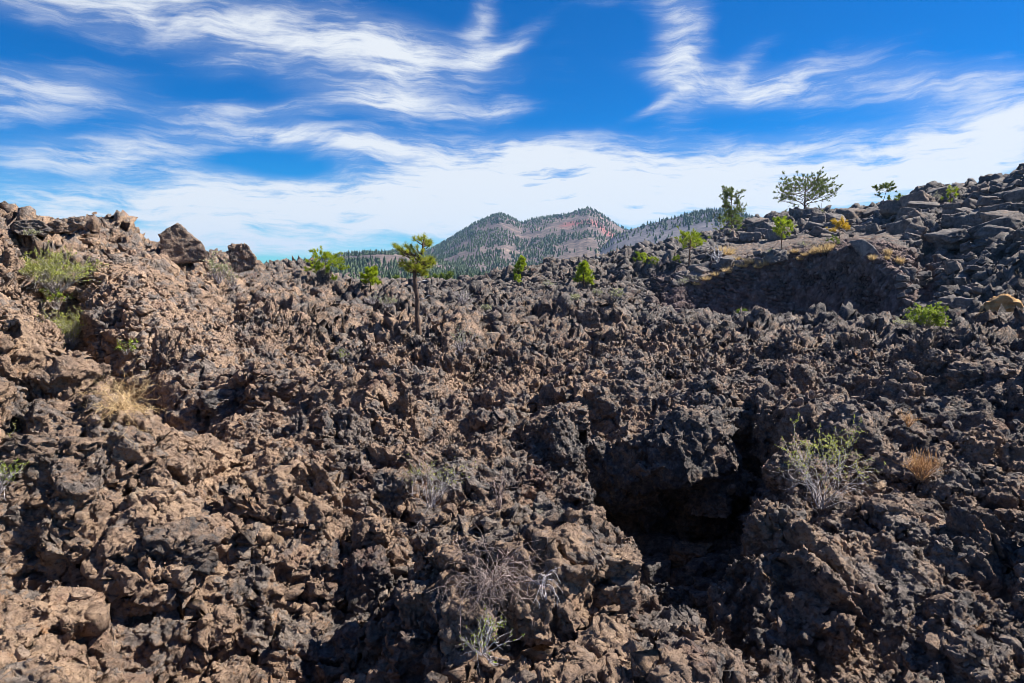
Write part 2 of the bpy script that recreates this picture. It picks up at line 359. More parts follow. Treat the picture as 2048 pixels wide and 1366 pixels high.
# regional masks carried on the mesh
smooth_m = np.clip(1.0 * np.exp(-(((TX - 320) / 200)**4 + ((RG - 13.2) / 6.0)**4)) + np.exp(-(((TX - 20) / 150)**2 + ((RG - 8.5) / 3.2)**2)) + .7 * np.exp(-(((TX - 330) / 200)**2 + ((RG - 6.3) / 1.2)**2)), 0, 1)
right_m = sstep(TX, 1180, 1330) * sstep(RG, 46, 56)
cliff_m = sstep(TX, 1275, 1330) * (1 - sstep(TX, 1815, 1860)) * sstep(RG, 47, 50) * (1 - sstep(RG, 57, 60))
slope_m = sstep(TX, 1815, 1880) * sstep(RG, 36, 42)
bench_m = sstep(TX, 1400, 1450) * (1 - sstep(TX, 1760, 1830)) * sstep(RG, 57, 60) * (1 - sstep(RG, 76, 86))
tan_m = np.clip(0.60 - 0.08 * sstep(TX, 500, 1200) - (0.14 - .10 * sstep(RG, 9, 5)) * sstep(TX, 1200, 1800) + 0.12 * (1 - sstep(TX, 100, 700)) - 0.30 * sstep(RG, 13, 34)
                + 0.10 * sstep(RG, 8, 4) + .12 * smooth_m - 0.16 * right_m - .12 * cliff_m + 0.40 * bench_m, 0, 1)
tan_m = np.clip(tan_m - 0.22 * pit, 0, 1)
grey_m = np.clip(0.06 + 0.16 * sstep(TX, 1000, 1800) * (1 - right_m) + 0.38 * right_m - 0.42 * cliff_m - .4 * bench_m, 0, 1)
amp = np.ones_like(Z)
V = np.stack([X, Y, Z], -1).reshape(-1, 3)
ii = np.arange(NR * NC, dtype=np.int32).reshape(NR, NC)
F = np.stack([ii[:-1, :-1], ii[:-1, 1:], ii[1:, 1:], ii[1:, :-1]], -1).reshape(-1, 4)
print('terrain verts', len(V), NR, NC)
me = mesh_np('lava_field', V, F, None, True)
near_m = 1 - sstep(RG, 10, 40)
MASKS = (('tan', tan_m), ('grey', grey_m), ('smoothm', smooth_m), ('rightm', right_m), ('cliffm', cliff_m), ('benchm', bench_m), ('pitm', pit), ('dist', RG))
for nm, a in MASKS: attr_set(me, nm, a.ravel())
quiet = 1 - .45 * sstep(TX, 1450, 1600) * (1 - sstep(RG, 7.5, 10)); attr_set(me, 'quiet', quiet.ravel())
XY0 = np.stack([np.sin(T) * RG, np.cos(T) * RG], -1)
del V, F, X, Y, ii

# crust detail: chunks, plates and clinker, as geometry nodes that are then baked into the mesh
def detail_tree(name):
    global gt, G, gi, go, geo, sm, rm, cm, bm_, dist_, pm, far, angm, rough
    gt = bpy.data.node_groups.new(name, 'GeometryNodeTree')
    gt.interface.new_socket('Geometry', in_out='INPUT', socket_type='NodeSocketGeometry'); gt.interface.new_socket('Geometry', in_out='OUTPUT', socket_type='NodeSocketGeometry')
    G = NT(gt); gi = gt.nodes.new('NodeGroupInput'); go = gt.nodes.new('NodeGroupOutput')
    geo = gi.outputs[0]
    sm, rm, cm, bm_, dist_, pm = (ga(k) for k in ('smoothm', 'rightm', 'cliffm', 'benchm', 'dist', 'pitm'))
    far = G.smooth(dist_, 14, 60, 0, 1); angm = G.smooth(dist_, 6, 20, .45, .9)
    rough = G.m('SUBTRACT', 1.0, G.m('MULTIPLY', sm, 0.80)); rough = G.m('MULTIPLY', rough, G.m('SUBTRACT', 1.0, G.m('MULTIPLY', bm_, 0.8)))
    rough = G.m('MULTIPLY', rough, G.m('SUBTRACT', 1.0, G.m('MULTIPLY', cm, 0.40)))
def slab_mask():
    q0 = gpos(); n_ = G.noise(G.v('ADD', q0, (4.0, 9.0, 2.0)), .62, 3, .55, .5)
    n_ = G.m('ADD', n_, G.m('MULTIPLY', G.m('SUBTRACT', ga('tan'), .52), .30))
    return G.m('MULTIPLY', G.smooth(n_, .47, .55), G.smooth(dist_, 24, 10, .55, 1.0))
def bake(o, name):
    md = o.modifiers.new(name, 'NODES'); md.node_group = gt; return bake_mods(o)
def bake_mods(o):
    dg = bpy.context.evaluated_depsgraph_get(); dg.update(); m_ = bpy.data.meshes.new_from_object(o.evaluated_get(dg), depsgraph=dg)
    o.modifiers.clear(); old = o.data; o.data = m_; bpy.data.meshes.remove(old); return m_

def ga(name):
    nd = gt.nodes.new('GeometryNodeInputNamedAttribute'); nd.data_type = 'FLOAT'; nd.inputs[0].default_value = name; return nd.outputs[0]
def gpos(): return gt.nodes.new('GeometryNodeInputPosition').outputs[0]
def gnor(): return gt.nodes.new('GeometryNodeInputNormal').outputs[0]
def setpos(off):
    global geo
    nd = gt.nodes.new('GeometryNodeSetPosition'); G.l.new(geo, nd.inputs[0]); G.l.new(off, nd.inputs['Offset']); geo = nd.outputs[0]
def vnoise(P, s, d=2, r=.5, dist=0.): return G.v('SUBTRACT', G.noise(P, s, d, r, dist, 'Color'), (.5, .5, .5))
one_minus = lambda x: G.m('SUBTRACT', 1.0, x)
detail_tree('lava_forms')
# 1 big rolling forms, pushed in all directions
P = gpos()
calm = G.m('MULTIPLY', ga('quiet'), G.m('SUBTRACT', 1.0, G.m('MULTIPLY', G.m('MAXIMUM', pm, G.m('MAXIMUM', cm, bm_)), .62)))
a = G.m('MULTIPLY', calm, G.m('ADD', 0.80, G.m('MULTIPLY', far, 1.1)), G.m('SUBTRACT', 1.0, G.m('MULTIPLY', sm, .3)))
a = G.m('MULTIPLY', a, 1.0)
setpos(G.v('SCALE', vnoise(P, 0.55, 3, .5), scale=a))
# 2 metre-size chunks: ridged plates; each cell shoved its own way
def chunks(scale, hamp, camp, ramp_, warp_, flat=0.0, seed=0.0, metric='EUCLIDEAN'):
    P = G.v('ADD', gpos(), (seed, seed * 1.3, seed * .6))
    Pw = G.v('ADD', P, G.v('SCALE', vnoise(P, scale * 1.3, 3, .6), scale=warp_ / scale))
    if flat: Pw = G.v('MULTIPLY', Pw, (1, 1, 1 + flat))
    if metric == 'SMOOTH':          # wide walls, so the mesh does not tear between big chunks
        nd = G.node('ShaderNodeTexVoronoi', {'Vector': Pw, 'Scale': scale, 'Smoothness': 0.16}, feature='SMOOTH_F1'); d_, c_ = nd.outputs['Distance'], nd.outputs['Color']
    else:
        nd = G.node('ShaderNodeTexVoronoi', {'Vector': Pw, 'Scale': scale}); d_, c_ = nd.outputs['Distance'], nd.outputs['Color']
        if metric == 'MANHATTAN':   # angular further off, granular close by
            n2 = G.node('ShaderNodeTexVoronoi', {'Vector': Pw, 'Scale': scale}, distance='MANHATTAN'); d2 = G.m('MULTIPLY', n2.outputs['Distance'], 0.62)
            d_ = G.m('ADD', G.m('MULTIPLY', d_, G.m('SUBTRACT', 1.0, angm)), G.m('MULTIPLY', d2, angm))
            mx_ = G.node('ShaderNodeMix', None, data_type='VECTOR'); G.l.new(angm, mx_.inputs[0]); G.l.new(c_, mx_.inputs[4]); G.l.new(n2.outputs['Color'], mx_.inputs[5]); c_ = mx_.outputs[1]
    h = G.m('MULTIPLY', G.m('SUBTRACT', 0.55, d_), hamp / scale)
    nz = G.v('ADD', G.v('SCALE', gnor(), scale=0.8), (0, 0, .3))
    off = G.v('ADD', G.v('SCALE', nz, scale=h), G.v('SCALE', G.v('SUBTRACT', c_, (.5, .5, .5)), scale=camp / scale))
    setpos(G.v('SCALE', off, scale=ramp_))
chunks(0.60, 0.58, 0.55, G.m('MULTIPLY', calm, G.m('MULTIPLY', G.m('ADD', 0.62, G.m('MULTIPLY', far, 0.55)), rough)), .5, .5, 3, 'MANHATTAN')
chunks(1.25, 0.66, 0.46, G.m('MULTIPLY', G.m('ADD', 0.78, G.m('MULTIPLY', far, 0.27)), G.m('MULTIPLY', calm, rough)), .6, .3, 11, 'MANHATTAN')
# cavities
P = gpos(); Pw = G.v('ADD', P, G.v('SCALE', vnoise(P, 2.2, 3), scale=.35))
cav = G.m('MULTIPLY', G.smooth(G.noise(Pw, 1.25, 3, .55), .57, .66), G.m('MULTIPLY', G.m('SUBTRACT', 1.0, far), .45))
setpos(G.v('SCALE', G.v('ADD', G.v('SCALE', gnor(), scale=-1.0), (-.25, .25, -.25)), scale=G.m('MULTIPLY', cav, G.m('SUBTRACT', 1.0, G.m('MULTIPLY', sm, .5)))))
# flow grain on the big left faces: folds running down to the right
P = gpos(); mp_ = G.node('ShaderNodeVectorRotate', {'Vector': P, 'Axis': (0.2, -1, 0.1), 'Angle': R(-38)}, rotation_type='AXIS_ANGLE')
gr_ = G.noise(G.v('MULTIPLY', mp_.outputs[0], (.35, 1, 2.2)), 2.4, 5, .62, .3)
setpos(G.v('SCALE', gnor(), scale=G.m('MULTIPLY', G.m('SUBTRACT', gr_, .5), G.m('ADD', .22, G.m('MULTIPLY', sm, .45)))))
# layered ledges: beds pushed out of the faces, tilted, only in patches
P = gpos(); Pw = G.v('ADD', P, G.v('SCALE', vnoise(P, .8, 3), scale=.6)); sz_ = G.node('ShaderNodeSeparateXYZ', {0: Pw})
bz = G.m('ADD', sz_.outputs[2], G.m('MULTIPLY', sz_.outputs[0], .22)); saw = G.m('FRACT', G.m('MULTIPLY', bz, 3.4))
led = G.m('MULTIPLY', G.m('SUBTRACT', G.m('POWER', saw, 1.6), .4), G.smooth(G.noise(P, .55, 2), .46, .60))
setpos(G.v('SCALE', G.v('MULTIPLY', gnor(), (1, 1, .2)), scale=G.m('MULTIPLY', led, G.m('ADD', .22, G.m('MULTIPLY', far, .25)))))
# ridged folds and slabs
P = gpos()
Pw = G.v('ADD', P, G.v('SCALE', vnoise(P, 1.2, 2), scale=.5))
rid = G.m('ABSOLUTE', G.m('SUBTRACT', G.noise(Pw, 1.7, 5, .6, .4), .5))
setpos(G.v('SCALE', gnor(), scale=G.m('MULTIPLY', G.m('SUBTRACT', .12, rid), 1.1)))
slab = slab_mask(); noslab = G.m('SUBTRACT', 1.0, G.m('MULTIPLY', slab, .72))
chunks(2.6, 0.66, 0.42, G.m('MULTIPLY', G.m('MULTIPLY', rough, noslab), .95), .6, .2, 5, 'MANHATTAN')
chunks(7.0, 0.72, 0.34, G.m('MULTIPLY', G.m('ADD', .25, G.m('MULTIPLY', rough, .75)), noslab), .6, 0, 17, 'MANHATTAN')
G.l.new(geo, go.inputs[0])
lf = obj('lava_field', me); nm2 = bake(lf, 'forms')
# keep the large forms where they were laid out: take out the slow drift the detail added
n_v = NR * NC; co = np.empty(n_v * 3, dtype=np.float32); nm2.vertices.foreach_get('co', co); co = co.reshape(NR, NC, 3)
def box(a, kr_, kc_):
    a = np.pad(a, ((kr_, kr_), (kc_, kc_)), 'edge'); c = np.cumsum(np.cumsum(np.pad(a, ((1, 0), (1, 0))), 0), 1)
    h_, w_ = 2 * kr_ + 1, 2 * kc_ + 1
    return (c[h_:, w_:] - c[:-h_, w_:] - c[h_:, :-w_] + c[:-h_, :-w_]) / (h_ * w_)
dz = co[:, :, 2].astype(np.float64) - Z; lo = box(dz, 60, 60); wf = sstep(RG, 10, 30); sdv = np.sqrt(np.maximum(box(dz * dz, 60, 60) - lo * lo, 0))
lo = lo * wf + box(dz, 260, 260) * (1 - wf)
lo = box(lo, 30, 30); sdv = box(sdv, 30, 30)
co[:, :, 2] -= (lo + sdv * 1.0 * sstep(RG, 10, 40)).astype(np.float32)
del dz, lo, sdv
# the near ground is rebuilt with even, closed faces, so that walls and undercuts carry as much detail as the tops
def solid(r0, r1, vox, keep0, keep1):
    i0, i1 = np.searchsorted(rings, r0), np.searchsorted(rings, r1); n = i1 - i0
    c0, c1 = np.searchsorted(th, R(-47.5)), np.searchsorted(th, R(47.5)); m_ = c1 - c0
    top = co[i0:i1, c0:c1].reshape(-1, 3); bot = np.concatenate([XY0[i0:i1, c0:c1].reshape(-1, 2), np.full((n * m_, 1), -2.8)], 1)
    i = np.arange(n * m_).reshape(n, m_); q_ = np.stack([i[:-1, :-1], i[:-1, 1:], i[1:, 1:], i[1:, :-1]], -1).reshape(-1, 4)
    N_ = n * m_; sides = []
    for e in (i[0, ::-1], i[:, 0], i[-1, :], i[::-1, -1]): sides.append(np.stack([e[:-1], e[1:], e[1:] + N_, e[:-1] + N_], -1))
    so = obj('solid', mesh_np('solid', np.concatenate([top, bot]), np.concatenate([q_[:, ::-1], q_ + N_] + sides)))
    md = so.modifiers.new('r', 'REMESH'); md.mode = 'VOXEL'; md.voxel_size = vox; md.adaptivity = 0
    m2 = bake_mods(so); nv = len(m2.vertices); v_ = np.empty(nv * 3, dtype=np.float32); m2.vertices.foreach_get('co', v_); v_ = v_.reshape(-1, 3)
    nf = len(m2.polygons); lv = np.empty(len(m2.loops), dtype=np.int32); m2.loops.foreach_get('vertex_index', lv); assert len(lv) == nf * 4
    f_ = lv.reshape(-1, 4); bpy.data.objects.remove(so); bpy.data.meshes.remove(m2)
    rv = np.hypot(v_[:, 0], v_[:, 1]); tv = np.arctan2(v_[:, 0], v_[:, 1]); ok = (rv > keep0) & (rv < keep1) & (np.abs(tv) < R(46.5)) & (v_[:, 2] > -2.4)
    f_ = f_[ok[f_].all(1)]; used = np.zeros(nv, bool); used[f_.ravel()] = True; idx = np.cumsum(used) - 1
    print('solid', r0, r1, len(f_)); return v_[used], idx[f_]
va, fa = solid(1.45, 7.4, 0.0085, 1.75, 7.05)
vb, fb = solid(6.6, 15.6, 0.017, 7.0, 15.05)
ii = np.arange(NR * NC).reshape(NR, NC); fq = np.stack([ii[:-1, :-1], ii[:-1, 1:], ii[1:, 1:], ii[1:, :-1]], -1).reshape(-1, 4)
cr = np.hypot(co[..., 0], co[..., 1]).ravel(); ct = np.abs(np.arctan2(co[..., 0], co[..., 1])).ravel(); outside = (cr > 15.0) | (ct > R(46.4)) | (cr < 1.8)
fq = fq[outside[fq].any(1)]; used = np.zeros(NR * NC, bool); used[fq.ravel()] = True; idx = np.cumsum(used) - 1
vc, fc = co.reshape(-1, 3)[used], idx[fq]
V = np.concatenate([va, vb, vc]); F = np.concatenate([fa, fb + len(va), fc + len(va) + len(vb)])
# make every face look up
e1 = V[F[:, 2]] - V[F[:, 0]]; e2 = V[F[:, 3]] - V[F[:, 1]]
for a_, n_ in ((0, len(fa)), (len(fa), len(fb)), (len(fa) + len(fb), len(fc))):
    nzs = (e1[a_:a_ + n_, 0] * e2[a_:a_ + n_, 1] - e1[a_:a_ + n_, 1] * e2[a_:a_ + n_, 0]).mean()
    if nzs < 0: F[a_:a_ + n_] = F[a_:a_ + n_, ::-1]
m3 = mesh_np('lava_field', V, F, None, True); lf.data = m3; bpy.data.meshes.remove(nm2)
rv = np.hypot(V[:, 0], V[:, 1]); tv = np.arctan2(V[:, 0], V[:, 1]); fi = np.clip(np.interp(rv, rings, np.arange(NR)), 0, NR - 1.001); fj = np.clip(np.interp(tv, th, np.arange(NC)), 0, NC - 1.001)
i0 = fi.astype(int); j0 = fj.astype(int); di = fi - i0; dj = fj - j0
for nm, a in MASKS:
    attr_set(m3, nm, a[i0, j0] * (1 - di) * (1 - dj) + a[i0 + 1, j0] * di * (1 - dj) + a[i0, j0 + 1] * (1 - di) * dj + a[i0 + 1, j0 + 1] * di * dj)
del V, F, co, e1, e2
detail_tree('lava_crust_detail')
P = gpos(); Pw = G.v('ADD', P, G.v('SCALE', vnoise(P, 3.0, 3), scale=.25))      # aa pinnacles: sharp crests and spines
def crest(sc_, pw): return G.m('POWER', G.m('SUBTRACT', 1.0, G.m('MINIMUM', G.m('MULTIPLY', G.m('ABSOLUTE', G.m('SUBTRACT', G.noise(Pw, sc_, 3, .6, .2), .5)), 4.0), 1.0)), pw)
spn = G.m('ADD', G.m('MULTIPLY', crest(2.1, 2.2), .30), G.m('MULTIPLY', crest(5.2, 2.0), .14))
setpos(G.v('SCALE', G.v('ADD', G.v('SCALE', gnor(), scale=.5), (0.05, 0, .6)), scale=G.m('MULTIPLY', G.m('MULTIPLY', G.m('SUBTRACT', spn, .21), G.m('MULTIPLY', rough, G.m('SUBTRACT', 1.0, G.m('MULTIPLY', rm, .75)))), G.smooth(dist_, 8, 17, .10, 1.10))))
slab = slab_mask(); P = gpos(); Pw = G.v('ADD', P, G.v('SCALE', vnoise(P, 2.5, 4, .6), scale=.25))     # cooling cracks across the plain slabs
ek = G.node('ShaderNodeTexVoronoi', {'Vector': Pw, 'Scale': 2.6}, feature='DISTANCE_TO_EDGE').outputs['Distance']
setpos(G.v('SCALE', gnor(), scale=G.m('MULTIPLY', G.smooth(ek, .0, .055, -.085, 0.0), G.m('MULTIPLY', G.m('MAXIMUM', slab, sm), G.smooth(dist_, 24, 12)))))
P = gpos(); patch = G.smooth(G.noise(P, 1.1, 3, .6), .40, .60, .45, 1.0); patch = G.m('MULTIPLY', patch, G.m('SUBTRACT', 1.0, G.m('MULTIPLY', slab, .6)))      # some faces stay plain, others are clinkery
setpos(G.v('SCALE', vnoise(P, 6.0, 6, .68, .3), scale=G.m('MULTIPLY', G.m('ADD', .4, G.m('MULTIPLY', rough, .6)), .17)))
chunks(15.0, 0.70, 0.34, G.m('MULTIPLY', patch, one_minus(G.m('MULTIPLY', sm, .5))), .7, 0, 23, 'MANHATTAN')
P = gpos()
setpos(G.v('SCALE', vnoise(P, 24, 5, .75), scale=G.m('MULTIPLY', patch, .055)))
chunks(45.0, 0.9, 0.20, G.m('MULTIPLY', patch, one_minus(G.m('MULTIPLY', sm, .3))), .6, 0, 29)
G.l.new(geo, go.inputs[0])
nm2 = bake(lf, 'crust'); nm2.name = 'lava_field'; tag(lf, kind='structure')
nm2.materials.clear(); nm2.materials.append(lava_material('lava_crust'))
nm2.polygons.foreach_set('use_smooth', np.ones(len(nm2.polygons), dtype=bool))
bpy.context.view_layer.update()

# loose rubble lying on the crust
rs = np.random.RandomState(99); nvt = len(nm2.vertices); vv = np.empty(nvt * 3, dtype=np.float32); nm2.vertices.foreach_get('co', vv); vv = vv.reshape(-1, 3)
vn = np.empty(nvt * 3, dtype=np.float32); nm2.vertex_normals.foreach_get('vector', vn); vn = vn.reshape(-1, 3)
mk = {}
for nm in ('tan', 'grey'):
    a_ = np.empty(nvt, dtype=np.float32); nm2.attributes[nm].data.foreach_get('value', a_); mk[nm] = a_
rr_ = np.hypot(vv[:, 0], vv[:, 1]); tt_ = np.abs(np.arctan2(vv[:, 0], vv[:, 1]))
def stone():
    b = bmesh.new(); bmesh.ops.create_icosphere(b, subdivisions=2, radius=1.0); U = np.array([v.co[:] for v in b.verts]); Fc = np.array([[v.index for v in f.verts] for f in b.faces]); b.free()
    n_ = rs.normal(size=(9, 3)); n_ /= np.linalg.norm(n_, axis=1)[:, None]; d_ = rs.uniform(.40, .85, 9); dt = U @ n_.T
    r_ = np.where(dt > .05, d_ / np.maximum(dt, .05), 9).min(1); return U * np.minimum(r_, 1.25)[:, None] * rs.uniform(.6, 1.1, 3) + rs.normal(size=U.shape) * .035, Fc
st = [stone() for _ in range(16)]
Vs, Fs, At, n0 = [], [], {'tan': [], 'grey': []}, 0
for r0, r1, n_, s0, s1 in ((2.8, 7, 2600, .010, .060), (7, 15, 2600, .018, .11), (15, 34, 1500, .03, .16), (34, 62, 500, .06, .25)):
    cand = np.where((rr_ > r0) & (rr_ < r1) & (tt_ < R(39)) & (vn[:, 2] > .45))[0]; pick = cand[rs.randint(0, len(cand), n_)]
    for j, i_ in enumerate(pick):
        v_, f_ = st[rs.randint(16)]; s_ = s0 * (s1 / s0)**(rs.rand()**1.7); M_ = np.array(Quaternion(rs.normal(size=4)).normalized().to_matrix())
        Vs.append((v_ * s_) @ M_.T + vv[i_] + vn[i_] * s_ * .25); Fs.append(f_ + n0); n0 += len(v_)
        for nm in At: At[nm].append(np.full(len(v_), mk[nm][i_] + rs.uniform(-.2, .25)))
rm_ = mesh_np('lava_rubble', np.concatenate(Vs), np.concatenate(Fs), nm2.materials[0], False)
for nm in At: attr_set(rm_, nm, np.clip(np.concatenate(At[nm]), 0, 1))
tag(obj('lava_rubble', rm_), 'loose broken lava stones and gravel lying over the crust', 'rubble', None, 'stuff')
del vv, vn, Vs, Fs, mk, At

# ------------------------------------------------------------------ hits on the lava, for standing things on it
from mathutils import noise as mn
EYEV = Vector((0, 0, EYE))
def hit(px, py, rmin=0.0, rmax=400.0, dn=60):
    """first point of the lava seen along a photo ray, going down the photo until it is far/near enough"""
    if rmax < 25: rmin, rmax = rmin * .8, rmax * 1.45
    for k in range(0, dn, 2):
        d_ = ray(px, py + k).normalized()
        ok, p_, n_, _ = lf.ray_cast(EYEV + d_ * 0.5, d_)
        if ok and rmin <= math.hypot(p_.x, p_.y) <= rmax: return p_, n_, math.hypot(p_.x, p_.y)
    if dn < 200 and rmax < 399: # widen the range a little, else stand on the bearing at the middle of the range
        r_ = (rmin + rmax) / 2; d_ = ray(px, py); h = math.hypot(d_.x, d_.y); pass
    else: r_ = rmin + 2; d_ = ray(px, py); h = math.hypot(d_.x, d_.y); pass
    return ground(d_.x / h * r_, d_.y / h * r_), Vector((0, 0, 1)), r_
def ground(x, y):
    ok, p_, n_, _ = lf.ray_cast(Vector((x, y, 60)), Vector((0, 0, -1)))
    return p_ if ok else Vector((x, y, EYE - 9))
def depth_of(p): return p.y * math.cos(PITCH) - (p.z - EYE) * math.sin(PITCH)
def metres(px_len, p): return px_len / FPX * depth_of(p)

# ------------------------------------------------------------------ distant country
def poly_py(pts, px): return np.interp(px, [p[0] for p in pts], [p[1] for p in pts])
def hill(name, pts, r0, r1, mat, base_py=566, expo=1.25, seed=0, gull=1.0, na=420, nr=110, behind=1.5):
    p0, p1 = pts[0][0], pts[-1][0]
    pxv = np.linspace(p0, p1, na); a_ = np.arctan((pxv - CX) / FPX)
    def zat(py, r_):
        b = (CY - py) / FPX; c, s = math.cos(PITCH), math.sin(PITCH)
        u = (pxv - CX) / FPX; return EYE + (-s + b * c) / np.sqrt(u * u + (c + b * s)**2) * r_
    zt = zat(poly_py(pts, pxv), r1); zb = np.minimum(zat(np.full(na, base_py), r0), zt)
    s = np.concatenate([np.linspace(0, 1, nr), np.linspace(1, 2, nr // 2)[1:]])
    V = []; rng = np.random.RandomState(seed)
    ph = rng.rand(8) * 6.28
    for t_ in s:
        if t_ <= 1: r_ = r0 + (r1 - r0) * t_; z = zb + (zt - zb) * t_**expo; env = math.sin(math.pi * min(t_, 1))**.7
        else: r_ = r1 + (r1 - r0) * behind * (t_ - 1); z = zt + (-8 - zt) * (1 - math.cos((t_ - 1) * math.pi)) / 2; env = 0
        g = sum(np.abs(np.sin(a_ * f_ * (1 + .05 * k_) + ph[k_] + t_ * (k_ - 3) * .5)) / (k_ + 1.5) for k_, f_ in enumerate((18, 31, 47, 80, 120)))
        z = z + (g - 1.0) * (r1 * 0.006) * gull * env
        V.append(np.stack([np.sin(a_) * r_, np.cos(a_) * r_, z], -1))
    n = len(s); V = np.array(V)
    ii = np.arange(n * na).reshape(n, na)
    F = np.stack([ii[:-1, :-1], ii[:-1, 1:], ii[1:, 1:], ii[1:, :-1]], -1).reshape(-1, 4)
    o = obj(name, mesh_np(name, V.reshape(-1, 3), F, mat, True)); tag(o, kind='structure')
    return V, pxv, nr
def hill_mat(name, stops, patch, pcol, sc_=0.01, pale=(0.42, 0.31, 0.25)):
    m, N = new_mat(name); P = N.node('ShaderNodeNewGeometry').outputs['Position']
    f = N.m('ADD', N.m('MULTIPLY', N.noise(P, sc_, 6, .65), .5), N.m('MULTIPLY', N.noise(P, sc_ * 8, 5, .7), .5))
    col = N.ramp(f, stops)
    pm_ = N.smooth(N.noise(P, sc_ * 1.1, 6, .7), .56, .64)
    for (c_, rad) in patch:
        d_ = N.v('LENGTH', N.v('SUBTRACT', N.v('ADD', P, N.v('SCALE', N.v('SUBTRACT', N.noise(P, .02, 4, .6, 0, 'Color'), (.5, .5, .5)), scale=rad * 1.6)), tuple(c_)))
        col = N.mix(N.m('MULTIPLY', N.smooth(d_, rad, rad * .35), .8), col, pcol)
    col = N.mix(N.m('MULTIPLY', pm_, .25), col, pale)
    finish(N, col, .95, N.noise(P, .12, 6, .7), .4, 2.0, .1)
    return m
def far_pt(px, py, r_):
    d_ = ray(px, py); return EYEV + d_ * (r_ / math.hypot(d_.x, d_.y))
mA = hill_mat('cinder_soil', [(.40, (.062, .050, .046)), (.5, (.115, .090, .080)), (.60, (.19, .148, .125)), (.70, (.32, .25, .20))],
              [(far_pt(1185, 476, 1500), 75), (far_pt(1150, 462, 1530), 50), (far_pt(1215, 484, 1450), 60)], (.27, .10, .085))
mB = hill_mat('grey_cinder', [(.35, (.075, .072, .083)), (.5, (.125, .117, .13)), (.65, (.20, .185, .19))], [], (.3, .1, .08), pale=(.27, .24, .25))
skyA = [(380, 575), (470, 545), (513, 528), (560, 529), (600, 522), (650, 513), (700, 506), (750, 503), (800, 503), (830, 505), (865, 497), (890, 484), (920, 465), (950, 447), (985, 431),
        (1000, 427), (1018, 433), (1043, 446), (1070, 437), (1100, 433), (1130, 429), (1160, 420), (1175, 416), (1190, 423), (1210, 436), (1235, 452), (1270, 470), (1330, 500), (1420, 540), (1520, 575)]
skyB = [(1040, 600), (1120, 562), (1170, 522), (1200, 496), (1225, 474), (1250, 461), (1290, 450), (1340, 436), (1390, 424), (1420, 419), (1450, 421), (1480, 430), (1510, 440), (1560, 452), (1700, 500), (1900, 575)]
skyC = [(60, 560), (160, 510), (230, 492), (262, 487), (300, 488), (330, 494), (400, 520), (480, 560)]
skyR = [(380, 590), (470, 552), (513, 533), (560, 533), (600, 527), (650, 518), (700, 511), (750, 508), (800, 508), (850, 516), (950, 545), (1050, 580)]
VA, pA, nA = hill('cinder_cone_hill', skyA, 820, 1700, mA, seed=3, gull=.55)
VB, pB, nB = hill('grey_cinder_hill', skyB, 700, 1200, mB, seed=5, gull=.3)
VC, pC, nC = hill('far_grassy_hill', skyC, 1800, 2800, hill_mat('grass_hill', [(.35, (.20, .17, .11)), (.6, (.30, .25, .16))], [], (0, 0, 0), pale=(.3, .26, .16)), seed=7, gull=.3)
VR, pR, nR = hill('low_forested_ridge', skyR, 560, 1000, mA, seed=9, gull=.6)
# plain beyond the lava, out to the horizon
gm, N = new_mat('plain_soil'); P = N.node('ShaderNodeNewGeometry').outputs['Position']
finish(N, N.ramp(N.noise(P, .02, 6, .7), [(.4, (.05, .045, .035)), (.6, (.13, .10, .075))]), .95, N.noise(P, .5, 5), .6, .5)
bm = bmesh.new(); bmesh.ops.create_circle(bm, cap_ends=True, segments=96, radius=4400); me_ = bpy.data.meshes.new('ground'); bm.to_mesh(me_); bm.free(); me_.materials.append(gm)
tag(obj('ground', me_, None, (0, 0, EYE - 9.3)), kind='structure')

# ------------------------------------------------------------------ foliage, bark and twig materials
def leaf_mat(name, c1, c2, trans=.45, sc_=2.0):
    m, N = new_mat(name); P = N.node('ShaderNodeNewGeometry').outputs['Position']
    f = N.m('ADD', N.m('MULTIPLY', N.noise(P, sc_, 3), .5), N.m('MULTIPLY', N.noise(P, sc_ * 9, 2), .5))
    col = N.ramp(f, [(.38, c1), (.62, c2)])
    d_ = N.node('ShaderNodeBsdfPrincipled', {'Base Color': col, 'Roughness': .6, 'Specular IOR Level': .25})
    t_ = N.node('ShaderNodeBsdfTranslucent', {'Color': col})
    mx = N.node('ShaderNodeMixShader', {0: trans, 1: d_.outputs[0], 2: t_.outputs[0]})
    N.node('ShaderNodeOutputMaterial', {'Surface': mx.outputs[0]}); return m
def wood_mat(name, c1, c2, sc_=20, bump=.01):
    m, N = new_mat(name); P = N.node('ShaderNodeNewGeometry').outputs['Position']
    f = N.noise(N.v('MULTIPLY', P, (1, 1, .35)), sc_, 5, .7)
    finish(N, N.ramp(f, [(.35, c1), (.65, c2)]), .9, f, .8, bump, .2); return m
